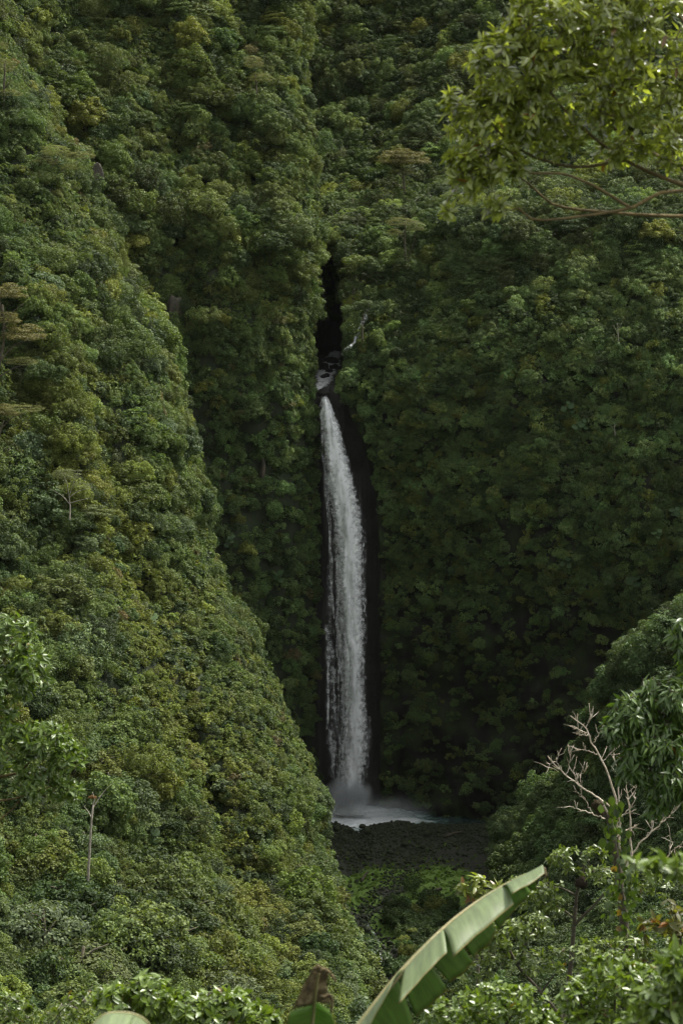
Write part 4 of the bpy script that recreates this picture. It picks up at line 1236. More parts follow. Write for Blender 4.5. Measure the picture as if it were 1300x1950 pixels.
def big_leaf_plant(sheet, x, y, n, size, col, label, off=1.3, seed=0):
    r = jrng(800 + seed)
    b = at_sheet(sheet, x, y, off)
    t = thing('big_leaf_plant', label, 'plant', b, 'large-leaved plants on the slopes')
    for k in range(n):
        a = 2 * np.pi * k / n + r.uniform(-0.4, 0.4); R = size * r.uniform(0.35, 0.95) if k else 0.1
        d = np.array([math.cos(a) * R, -0.3 - 0.3 * r.random(), math.sin(a) * R * 0.8])
        st = np.array([[0, 0.4, -0.3], d * 0.6 + np.array([0, 0.1, -0.05]), d])
        V, F = tube(st, [0.05, 0.04, 0.03], 4)
        l = link('leaf', RL[r.integers(3)], t)
        l.location = Vector(d)
        nv = Vector((r.normal(0, 0.35), -0.75, 0.75 + r.normal(0, 0.3)))
        l.rotation_euler = nv.to_track_quat('Z', 'X').to_euler()
        sz = 0.8 * size * r.uniform(0.7, 1.15)
        l.scale = (sz, sz, sz); l['tint'] = [float(c) for c in np.array(col) * r.uniform(0.85, 1.2)]
        s = link('stalk', mk_mesh('stalk', V, F, M_BARK, smooth=True), t)
PG = (0.066, 0.105, 0.042); DG = (0.042, 0.074, 0.030)
for k, (sh, x, y, n, sz, col, lab) in enumerate([
        (S_SPUR, 290, 1182, 5, 1.5, PG, 'large round pale leaves halfway down the lit slope'),
        (S_SPUR, 297, 1597, 4, 1.4, PG, 'pale round-leaved plant low on the lit slope, level with the pool'),
        (S_LEFT, 190, 290, 4, 1.4, PG, 'pale broad leaves just above the grey rock scar'),
        (S_LEFT, 532, 1095, 5, 1.3, DG, 'round leaves on the dark wall across from the middle of the waterfall'),
        (S_LEFT, 556, 868, 6, 1.1, DG, 'cluster of round leaves beside the upper waterfall, above the tan rock'),
        (S_LEFT, 440, 1030, 6, 1.2, DG, 'round dark leaves at the shaded foot of the lit slope'),
        (S_RIGHT, 1082, 775, 6, 1.4, DG, 'round leaves high on the shaded cliff, topmost of a hanging pair'),
        (S_RIGHT, 1105, 808, 6, 1.3, DG, 'round leaves high on the shaded cliff, lower of a hanging pair'),
        (S_RIGHT, 1253, 1015, 4, 1.5, PG, 'two or three broad pale leaves on the cliff above the wooded bank'),
        (S_RIGHT, 1285, 975, 5, 1.2, DG, 'round leaves on the cliff at the picture edge'),
        (S_RIGHT, 1205, 1103, 5, 1.5, DG, 'broad leaves with a red bud on the cliff just above the bank'),
        (S_RIGHT, 1080, 1070, 4, 1.2, DG, 'round leaves at the rim of the bare undercut rock'),
        (S_RIGHT, 860, 1085, 7, 1.1, DG, 'hanging clump of leaves above the dark undercut'),
        (S_RIGHT, 735, 990, 6, 1.0, DG, 'pale-edged leaves beside the falling water'),
        (S_LOW, 965, 1655, 5, 1.3, DG, 'round leaves at the near end of the wooded bank')]):
    big_leaf_plant(sh, x, y, n, sz, col, lab, 3.0 if sh is S_SPUR or sh is S_LOW else 1.6, k)
# ------------------------------------------------------------------ near plants
M_GLOSSY = leaf_material('glossy_leaf', rough=0.34, spec=0.5, trans=0.30, use_tint=False, base=(0.100, 0.155, 0.022), var=0.4, young=(0.13, 0.10, 0.025), young_amt=0.07)
M_OVER = leaf_material('sunlit_glossy_leaf', rough=0.25, spec=0.8, trans=0.50, use_tint=False, base=(0.180, 0.218, 0.052), var=0.6, young=(0.16, 0.09, 0.02), young_amt=0.06)
M_DROOP = leaf_material('drooping_leaf', rough=0.36, spec=0.42, trans=0.30, use_tint=False, base=(0.058, 0.104, 0.018), var=0.45, young=(0.14, 0.07, 0.015), young_amt=0.03)
M_YOUNG = leaf_material('young_leaf', rough=0.38, spec=0.45, trans=0.35, use_tint=False, base=(0.120, 0.150, 0.026), var=0.4, young=(0.16, 0.085, 0.022), young_amt=0.14)
M_LEFTL = leaf_material('whorled_leaf', rough=0.38, spec=0.45, trans=0.28, use_tint=False, base=(0.082, 0.132, 0.024), var=0.4, young=(0.15, 0.10, 0.02), young_amt=0.03)
M_SMALLL = leaf_material('small_glossy_leaf', rough=0.36, spec=0.45, trans=0.28, use_tint=False, base=(0.092, 0.135, 0.022), var=0.45, young=(0.14, 0.09, 0.02), young_amt=0.06)

def leaf_template(ratio, curl=0.18, fold=0.25, sharp=1.0):
    """unit-length leaf along +X, upper side +Z; 15 vertices, 8 quads"""
    st = np.array([0.0, 0.22, 0.5, 0.78, 1.0])
    w = 0.5 * ratio * np.array([0.08, 0.78, 1.0, 0.62 / sharp ** 0.5, 0.03])
    V = []
    for u, h in zip(st, w):
        z = -curl * u * u
        V += [(u, -h, z + fold * h), (u, 0, z), (u, h, z + fold * h)]
    F = []
    for k in range(4):
        a = k * 3
        F += [(a, a + 3, a + 4, a + 1), (a + 1, a + 4, a + 5, a + 2)]
    return np.array(V), np.array(F)

def leaf_frames(pos, d, n, size):
    d = unit(d); n = unit(n - d * (n * d).sum(-1, keepdims=True)); s = np.cross(n, d)
    return np.stack([d, s, n], -1) * size[:, None, None]      # columns: length, width, up

def leaves_mesh(name, T, pos, M, lv, mat):
    V0, F0 = T
    V = np.einsum('nij,vj->nvi', M, V0) + pos[:, None, :]
    F = (F0[None] + (np.arange(len(pos)) * len(V0))[:, None, None]).reshape(-1, 4)
    return mk_mesh(name, V.reshape(-1, 3), F, mat, smooth=True, fattr={'lv': ('FLOAT', np.repeat(lv, len(F0)).astype(np.float32))})

def near_plant(name, label, cat, branches, blobs, T, leaf_len, per, droop, mat, bark, base=None, n_objs=0, seed=0, shell=0.55, upbias=0.4, group=None, twig_r=0.004, spread=(45, 85), trunk_r=None, keep_px=(-260, 1560, -300, 2250), dens=1.0):
    """branches: [(ctrl points, r0, r1)]; blobs: [(px, py, Y, rx px, ry px, depth m, clusters)]"""
    r = jrng(900 + seed)
    b0 = np.asarray(base if base is not None else branches[0][0][0], float)
    t = thing(name, label, cat, b0, group)
    bp_, bt_ = [], []
    for k, (c, r0, r1) in enumerate(branches):
        pts = curve_pts(c, 22)
        V, F = tube(pts, np.linspace(r0, r1, 22), 7, 0.12, k + seed)
        nm = 'trunk' if k == 0 and trunk_r else 'branch'
        fp(link(nm, mk_mesh(nm, V, F, bark, smooth=True), t))
        bp_.append(pts)
    bp_ = np.vstack(bp_)
    ends, axes = [], []
    for (px, py, Y, rx, ry, dz, ncl) in blobs:
        ncl = int(round(ncl * dens))
        c = P(px, py, Y)
        d = unit(r.normal(size=(ncl, 3)) + np.array([0, -0.25, upbias]))
        rr = shell + (1 - shell) * r.random((ncl, 1)) ** 0.6
        e = c + d * rr * np.array([rx * PXM * Y, dz, ry * PXM * Y])
        ends.append(e); axes.append(unit(d * np.array([1, 1, 0.8]) + np.array([0, 0, 0.35]) + 0.35 * r.normal(size=(ncl, 3))))
    ends = np.vstack(ends); axes = np.vstack(axes)
    qx, qy = to_px(ends)
    k_ = (qx > keep_px[0]) & (qx < keep_px[1]) & (qy > keep_px[2]) & (qy < keep_px[3])
    ends, axes = ends[k_], axes[k_]
    # twigs from the nearest limb to each cluster; later ones may spring from earlier twigs
    nodes = [p for p in bp_]
    order = np.argsort(np.array([np.min(((bp_ - e) ** 2).sum(-1)) for e in ends]))
    tw = []
    nod = np.array(nodes)
    for i in order:
        e = ends[i]
        j = np.argmin(((nod - e) ** 2).sum(-1))
        s = nod[j]
        L = np.linalg.norm(e - s)
        mid = s + (e - s) * 0.5 + np.array([0, 0, -0.08 * L]) + 0.05 * L * r.normal(size=3)
        q = curve_pts([s, mid, e - axes[i] * min(0.1, L * 0.2) * 0.2, e], 6)
        tw.append(tube(q, np.linspace(twig_r * (1 + min(L, 1.5)), twig_r * 0.6, 6), 4))
        nod = np.vstack([nod, q[2:5]])
    V, F = joined(tw)
    o = fp(link('twigs', mk_mesh('twigs', V, F, bark, smooth=True), t)); o['kind'] = 'stuff'
    # whorls of leaves
    n = len(ends)
    m = r.integers(max(2, per - 2), per + 3, n)
    idx = np.repeat(np.arange(n), m)
    N_ = len(idx)
    ax = axes[idx]
    az = r.uniform(0, 2 * np.pi, N_)
    a1 = unit(np.cross(ax, np.array([0.3, 0.8, 0.1]))); a2 = np.cross(ax, a1)
    rad = a1 * np.cos(az)[:, None] + a2 * np.sin(az)[:, None]
    th = np.radians(r.uniform(spread[0], spread[1], N_))[:, None]
    d = unit(ax * np.cos(th) + rad * np.sin(th) + np.array([0, 0, -1]) * droop * r.uniform(0.6, 1.3, (N_, 1)))
    nn = ax * 0.7 + np.array([0, 0, 0.6]) + 0.5 * r.normal(size=(N_, 3))
    size = leaf_len * r.uniform(0.65, 1.2, N_)
    pos = ends[idx] - ax * (r.uniform(0, 0.7, N_) * leaf_len)[:, None]
    M = leaf_frames(pos, d, nn, size)
    lv = np.clip(0.5 * r.random(N_) + 0.5 * r.random(n)[idx], 0, 1)
    # leaves that show largest become objects of their own
    objs = np.zeros(N_, bool)
    if n_objs:
        qx, qy = to_px(pos)
        vis = (qx > 0) & (qx < 1300) & (qy > 0) & (qy < 1950)
        sc_ = np.where(vis, size / pos[:, 1] * (0.6 + 0.4 * r.random(N_)) - 0.002 * pos[:, 1], -9)
        objs[np.argsort(-sc_)[:n_objs]] = True
        objs &= vis
    fo = link('foliage', leaves_mesh('foliage', T, (pos - b0)[~objs], M[~objs], lv[~objs], mat), t); fo['kind'] = 'stuff'
    if objs.any():
        vars_ = [mk_mesh('leaf', *T, mat, smooth=True, fattr={'lv': ('FLOAT', np.full(len(T[1]), v, np.float32))}) for v in (0.1, 0.3, 0.5, 0.7, 0.9, 0.985)]
        cut = np.array([0.2, 0.4, 0.6, 0.8, 0.95])
        for i in np.nonzero(objs)[0]:
            l = link('leaf', vars_[int(np.searchsorted(cut, lv[i]))], t)
            mm = np.eye(4); mm[:3, :3] = M[i]; mm[:3, 3] = pos[i] - b0
            l.matrix_local = Matrix(mm.tolist())
    return t

def gpt(px, Y):
    """ground under photograph column px at distance Y"""
    x = (px - 650) * PXM * Y
    return np.array([x, Y, float(near_ground_z(x, Y))])
def B(ctrl, r0, r1): return ([np.asarray(c) if len(c) == 3 and isinstance(c, np.ndarray) else P(*c) for c in ctrl], r0, r1)

OVATE = leaf_template(0.42, 0.15, 0.3)
OBLONG = leaf_template(0.36, 0.12, 0.25)
LANCE = leaf_template(0.24, 0.28, 0.3, 1.6)
OVAL = leaf_template(0.52, 0.1, 0.25)

# overhanging tree, top of the frame
near_plant('overhanging_tree', 'glossy-leaved tree leaning into the view overhead with ochre boughs', 'tree',
    [B([gpt(1880, 16.5), (1840, 1200, 16.6), (1790, 700, 16.6), (1700, 430, 16.6), (1500, 395, 16.4)], 0.11, 0.035),
     B([(1500, 395, 16.4), (1300, 352, 16.2), (1190, 305, 16.0), (1110, 245, 15.8), (1050, 180, 15.7), (1010, 110, 15.6)], 0.020, 0.005),
     B([(1500, 395, 16.4), (1330, 362, 15.9), (1262, 366, 15.8), (1200, 396, 15.7), (1105, 412, 15.6), (1020, 420, 15.5), (985, 396, 15.5)], 0.019, 0.006),
     B([(1480, 390, 16.5), (1300, 322, 16.5), (1215, 275, 16.4), (1150, 225, 16.3), (1120, 150, 16.2)], 0.02, 0.005),
     B([(1450, 400, 16.4), (1300, 412, 16.3), (1150, 404, 16.2), (1060, 392, 16.1), (1000, 345, 16.0), (940, 300, 15.9), (900, 250, 15.9)], 0.016, 0.005),
     B([(1520, 380, 16.5), (1330, 270, 16.6), (1230, 235, 16.6), (1180, 170, 16.5), (1190, 90, 16.4)], 0.02, 0.005),
     B([(1190, 305, 16.0), (1100, 318, 15.9), (1020, 300, 15.8), (930, 230, 15.7), (900, 180, 15.7)], 0.012, 0.004),
     B([(1200, 396, 15.7), (1110, 345, 15.6), (1060, 330, 15.5), (985, 330, 15.5), (930, 320, 15.5), (880, 330, 15.5)], 0.012, 0.004),
     B([(1560, 400, 16.6), (1420, 200, 16.8), (1330, 80, 16.8), (1270, 0, 16.7)], 0.025, 0.006)],
    [(930, 245, 15.8, 78, 85, .34, 34), (965, 130, 15.7, 80, 80, .36, 36), (1045, 60, 15.8, 95, 85, .4, 42), (1150, 50, 16, 110, 100, .45, 46), (1265, 60, 16, 120, 110, .45, 46),
     (1090, 190, 15.8, 110, 80, .4, 44), (1225, 205, 16, 110, 85, .4, 44), (960, 320, 15.6, 50, 40, .25, 12), (1060, 275, 15.8, 60, 30, .3, 9), (1180, 290, 16, 60, 26, .3, 9), (1285, 300, 16.2, 40, 30, .3, 8), (890, 325, 15.6, 42, 62, .22, 17), (1340, 160, 16.2, 90, 120, .4, 22), (1010, -60, 16, 80, 70, .4, 22), (1180, -110, 16, 150, 80, .5, 30),
     (940, 395, 15.5, 22, 26, .1, 3), (852, 405, 15.5, 12, 18, .08, 2), (860, 195, 15.8, 22, 30, .12, 4), (1010, 230, 15.7, 60, 50, .3, 14)],
    OBLONG, 0.077, 9, 0.12, M_OVER, M_OCHRE_BARK, n_objs=290, dens=3.2, seed=1, trunk_r=0.11, twig_r=0.0032)

# drooping tree, right edge
near_plant('drooping_tree', 'dark tree with long drooping narrow leaves beside the dead tree', 'tree',
    [B([gpt(1560, 24), (1540, 1900, 24.2), (1500, 1650, 24.2), (1440, 1500, 24), (1380, 1420, 24)], 0.13, 0.05),
     B([(1440, 1500, 24), (1330, 1400, 23.8), (1240, 1350, 23.6), (1200, 1340, 23.5)], 0.03, 0.008),
     B([(1440, 1520, 24), (1340, 1480, 23.8), (1260, 1450, 23.6), (1200, 1440, 23.5)], 0.03, 0.008),
     B([(1400, 1440, 24), (1330, 1280, 24), (1310, 1220, 23.9), (1295, 1190, 23.9)], 0.02, 0.006)],
    [(1205, 1355, 23.6, 45, 42, .26, 20), (1265, 1330, 23.7, 70, 50, .35, 34), (1172, 1385, 23.5, 26, 34, .18, 10), (1250, 1420, 23.5, 70, 55, .35, 36), (1320, 1380, 23.8, 60, 70, .4, 26),
     (1205, 1455, 23.4, 34, 40, .2, 14), (1280, 1480, 23.4, 60, 50, .3, 30), (1295, 1215, 23.9, 18, 45, .12, 8), (1340, 1260, 24, 50, 60, .3, 12), (1340, 1500, 23.8, 50, 60, .3, 16), (1245, 1535, 23.4, 26, 22, .15, 7)],
    LANCE, 0.125, 10, 0.95, M_DROOP, M_BARK, n_objs=240, dens=3.2, seed=2, trunk_r=0.13, spread=(35, 80))

# left tree sprays
near_plant('whorled_tree', 'tree with glossy whorled leaves on upswept boughs before the lit slope', 'tree',
    [B([gpt(-420, 30), (-400, 1900, 30), (-330, 1700, 30), (-200, 1560, 30)], 0.16, 0.06),
     B([(-200, 1560, 30), (-60, 1490, 29.8), (0, 1479, 29.7), (40, 1470, 29.6), (60, 1445, 29.5), (90, 1410, 29.4)], 0.035, 0.008),
     B([(-150, 1560, 30), (-20, 1528, 29.6), (30, 1520, 29.5), (90, 1500, 29.4), (130, 1490, 29.4)], 0.025, 0.006),
     B([(-250, 1600, 30), (-120, 1400, 30), (-20, 1300, 30), (30, 1220, 30)], 0.04, 0.01),
     B([(-150, 1620, 29.8), (-40, 1580, 29.6), (20, 1545, 29.5), (40, 1520, 29.5)], 0.02, 0.005)],
    [(20, 1215, 30, 55, 48, .4, 26), (60, 1275, 29.8, 45, 45, .35, 20), (10, 1310, 29.8, 60, 50, .4, 24), (85, 1405, 29.5, 62, 36, .35, 24), (25, 1425, 29.6, 60, 46, .4, 26), (128, 1440, 29.4, 40, 34, .25, 13),
     (70, 1495, 29.4, 60, 34, .3, 18), (130, 1505, 29.3, 28, 24, .2, 8), (0, 1365, 29.8, 40, 30, .3, 12), (-40, 1260, 30, 60, 100, .5, 16), (-40, 1450, 30, 60, 60, .5, 14)],
    leaf_template(0.33, 0.15, 0.3, 1.3), 0.115, 10, 0.1, M_LEFTL, M_OCHRE_BARK, n_objs=200, dens=2.6, seed=3, trunk_r=0.16, spread=(40, 80))

# slender tree and small-leaved company, lower right
near_plant('slender_tree', 'slender dark-stemmed tree with a brown nest lump and small glossy leaves', 'tree',
    [B([gpt(1060, 30), (1072, 1930, 30), (1084, 1860, 30), (1091, 1780, 30), (1096, 1710, 30), (1110, 1650, 30), (1120, 1615, 30)], 0.075, 0.016),
     B([(1092, 1762, 30), (1122, 1732, 29.9), (1155, 1697, 29.8), (1190, 1670, 29.8)], 0.022, 0.006),
     B([(1092, 1748, 30), (1070, 1732, 30), (1040, 1720, 30)], 0.014, 0.005),
     B([(1096, 1705, 30), (1060, 1690, 30), (1020, 1690, 30), (985, 1700, 30)], 0.014, 0.005),
     B([(1105, 1665, 30), (1150, 1655, 30), (1210, 1660, 30)], 0.014, 0.005)],
    [(1020, 1688, 30, 62, 22, .3, 26), (1085, 1638, 30, 48, 24, .3, 22), (1130, 1622, 30, 30, 16, .25, 10), (1158, 1668, 30, 60, 18, .35, 24), (1215, 1665, 30, 55, 26, .35, 24), (990, 1715, 30, 46, 26, .25, 18), (1050, 1720, 30, 30, 18, .2, 9), (1250, 1690, 30, 40, 24, .3, 12), (1185, 1700, 30, 44, 16, .25, 10)],
    OVATE, 0.078, 10, 0.3, M_SMALLL, M_BARK, n_objs=120, dens=1.5, seed=4, trunk_r=0.075)
near_plant('leaning_tree', 'leaning small-leaved tree under the banana leaf, its stem slanting up', 'tree',
    [B([gpt(1090, 27), (1075, 1960, 27), (1030, 1890, 27), (985, 1840, 27), (970, 1810, 27)], 0.05, 0.014),
     B([(985, 1840, 27), (1000, 1800, 27), (1015, 1770, 27)], 0.014, 0.005), B([(975, 1825, 27), (940, 1800, 27), (915, 1790, 27)], 0.012, 0.005), B([(1030, 1890, 27), (1060, 1850, 27), (1080, 1830, 27)], 0.012, 0.005)],
    [(975, 1775, 27, 62, 30, .35, 34), (930, 1805, 27, 45, 28, .3, 20), (1020, 1760, 27, 40, 22, .3, 16), (1000, 1830, 27, 50, 22, .3, 18), (1065, 1830, 27, 44, 28, .3, 16), (900, 1850, 27, 45, 24, .3, 12)],
    OVATE, 0.074, 10, 0.35, M_SMALLL, M_BARK, n_objs=110, dens=1.5, seed=5, trunk_r=0.05)
near_plant('sapling', 'yellow-green sapling top with reddish new leaves beside the banana leaf tip', 'tree',
    [B([gpt(912, 48), (910, 1900, 48), (906, 1760, 48), (905, 1700, 48)], 0.09, 0.02), B([(906, 1730, 48), (930, 1700, 48), (950, 1690, 48)], 0.016, 0.006)],
    [(900, 1685, 48, 32, 24, .35, 16), (940, 1696, 48, 28, 18, .3, 11), (915, 1710, 48, 36, 16, .3, 10)],
    OVATE, 0.21, 8, 0.6, M_YOUNG, M_BARK, n_objs=60, seed=6, trunk_r=0.09)
# glossy shrubs filling the lower right corner
near_plant('glossy_shrub', 'glossy round-leaved shrub glinting under the banana leaf', 'shrub',
    [B([gpt(930, 19), (930, 2150, 19), (925, 2000, 19)], 0.05, 0.02), B([(925, 2020, 19), (880, 1960, 19), (850, 1930, 19)], 0.015, 0.006), B([(925, 2010, 19), (970, 1940, 19), (1000, 1900, 19)], 0.015, 0.006), B([(925, 2010, 19), (930, 1940, 19), (930, 1890, 19)], 0.015, 0.005)],
    [(860, 1935, 19, 60, 42, .3, 36), (930, 1905, 19, 62, 40, .32, 40), (1000, 1920, 19, 58, 46, .32, 38), (1040, 1960, 19, 50, 44, .3, 20), (900, 1975, 19, 90, 40, .35, 26)],
    OVAL, 0.060, 9, 0.1, M_GLOSSY, M_BARK, n_objs=180, dens=1.5, seed=7, trunk_r=0.05, twig_r=0.0025)
near_plant('glossy_shrub', 'tall glossy shrub with white glints right of the slender stem', 'shrub',
    [B([gpt(1150, 17), (1150, 2150, 17), (1150, 1990, 17)], 0.05, 0.02), B([(1150, 2000, 17), (1110, 1920, 17), (1085, 1880, 17)], 0.014, 0.005), B([(1150, 2000, 17), (1170, 1910, 17), (1165, 1850, 17)], 0.014, 0.005), B([(1150, 2010, 17), (1220, 1930, 17), (1245, 1870, 17)], 0.014, 0.005)],
    [(1105, 1905, 17, 54, 46, .28, 34), (1165, 1860, 17, 60, 44, .3, 36), (1230, 1880, 17, 58, 46, .3, 34), (1150, 1945, 17, 85, 44, .3, 34), (1230, 1950, 17, 70, 40, .3, 24), (1285, 1900, 17, 40, 50, .3, 16)],
    OVATE, 0.070, 9, 0.15, M_GLOSSY, M_BARK, n_objs=200, dens=1.5, seed=8, trunk_r=0.05, twig_r=0.0025)
near_plant('glossy_shrub', 'nearest glossy shrub with the largest pale leaves in the lower corner', 'shrub',
    [B([gpt(1400, 11), (1390, 2150, 11), (1370, 1990, 11)], 0.04, 0.018), B([(1370, 1990, 11), (1310, 1890, 11), (1270, 1840, 11)], 0.012, 0.004), B([(1370, 2000, 11), (1280, 1960, 11), (1220, 1930, 11)], 0.012, 0.004)],
    [(1285, 1835, 11, 40, 34, .14, 13), (1262, 1910, 11, 60, 36, .16, 16), (1310, 1890, 11, 50, 50, .16, 12), (1215, 1950, 11, 40, 26, .14, 8)],
    OBLONG, 0.082, 8, 0.2, M_GLOSSY, M_BARK, n_objs=110, dens=1.5, seed=9, trunk_r=0.04, twig_r=0.002)
near_plant('small_leaved_shrub', 'dull small-leaved shrub between the slender stem and the vine-wrapped trunk', 'shrub',
    [B([gpt(1180, 25), (1185, 2000, 25), (1180, 1880, 25)], 0.05, 0.02), B([(1180, 1900, 25), (1140, 1850, 25), (1115, 1825, 25)], 0.014, 0.005), B([(1180, 1900, 25), (1230, 1840, 25), (1265, 1810, 25)], 0.014, 0.005)],
    [(1130, 1815, 25, 60, 24, .35, 26), (1205, 1805, 25, 55, 26, .35, 24), (1265, 1790, 25, 50, 34, .35, 22), (1165, 1850, 25, 70, 30, .35, 24), (1250, 1845, 25, 60, 30, .35, 20)],
    OVATE, 0.072, 9, 0.3, M_SMALLL, M_BARK, n_objs=80, dens=1.5, seed=10, trunk_r=0.05)
near_plant('yellowing_shrub', 'sparse shrub with orange and yellow leaves at the right edge', 'shrub',
    [B([gpt(1330, 21), (1325, 2000, 21), (1300, 1820, 21)], 0.04, 0.014), B([(1300, 1820, 21), (1265, 1770, 21), (1240, 1750, 21)], 0.01, 0.004), B([(1300, 1820, 21), (1290, 1760, 21), (1275, 1715, 21)], 0.01, 0.004)],
    [(1275, 1735, 21, 26, 32, .2, 8), (1240, 1765, 21, 34, 18, .2, 7), (1295, 1780, 21, 26, 30, .2, 8)],
    OVATE, 0.11, 6, 0.4, leaf_material('yellowing_leaf', 0.4, 0.4, 0.4, False, (0.085, 0.09, 0.02), 0.4, (0.16, 0.075, 0.018), 0.2), M_BARK, n_objs=60, seed=11, trunk_r=0.04)
near_plant('leafy_bough', 'thin out-of-focus bough of shining leaves reaching in below the dead tree', 'branch',
    [B([gpt(1800, 9), (1790, 1900, 9), (1700, 1720, 9), (1500, 1670, 9), (1300, 1650, 9), (1215, 1655, 9)], 0.05, 0.004)],
    [(1240, 1640, 9, 52, 10, .08, 9), (1290, 1650, 9, 40, 14, .1, 8), (1360, 1650, 9, 60, 20, .1, 8)],
    OBLONG, 0.07, 5, 0.1, M_GLOSSY, M_OCHRE_BARK, n_objs=60, seed=12, trunk_r=0.05, twig_r=0.0018)
# bottom shrubs
near_plant('glossy_shrub', 'glossy broad-leaved shrub along the bottom edge under the lit slope', 'shrub',
    [B([gpt(330, 19), (335, 2150, 19), (335, 2010, 19)], 0.05, 0.02), B([(335, 2010, 19), (270, 1940, 19), (220, 1900, 19)], 0.014, 0.005), B([(335, 2010, 19), (380, 1930, 19), (400, 1890, 19)], 0.014, 0.005), B([(335, 2020, 19), (450, 1960, 19), (500, 1930, 19)], 0.014, 0.005)],
    [(225, 1905, 19, 44, 32, .26, 22), (285, 1890, 19, 52, 36, .28, 28), (350, 1925, 19, 60, 42, .3, 34), (430, 1915, 19, 60, 36, .3, 32), (495, 1940, 19, 46, 26, .26, 18), (320, 1960, 19, 120, 34, .35, 30), (250, 1950, 19, 70, 30, .3, 18)],
    OVATE, 0.088, 10, 0.45, M_GLOSSY, M_BARK, n_objs=240, dens=1.5, seed=13, trunk_r=0.05, twig_r=0.0025, upbias=0.7)
near_plant('twiggy_shrub', 'pale twiggy shrub with small shining leaves in the bottom corner', 'shrub',
    [B([gpt(60, 22), (60, 2150, 22), (60, 2010, 22)], 0.05, 0.018), B([(60, 2010, 22), (110, 1950, 22), (150, 1915, 22)], 0.012, 0.004), B([(60, 2010, 22), (30, 1950, 22), (10, 1910, 22)], 0.012, 0.004), B([(110, 1950, 22), (118, 1920, 22), (140, 1905, 22)], 0.01, 0.003)],
    [(20, 1915, 22, 40, 28, .25, 20), (75, 1940, 22, 50, 28, .3, 18), (135, 1920, 22, 48, 26, .3, 18), (180, 1900, 22, 36, 22, .25, 12)],
    OVATE, 0.068, 9, 0.2, M_SMALLL, M_PALE_BARK, n_objs=80, dens=1.5, seed=14, trunk_r=0.05)

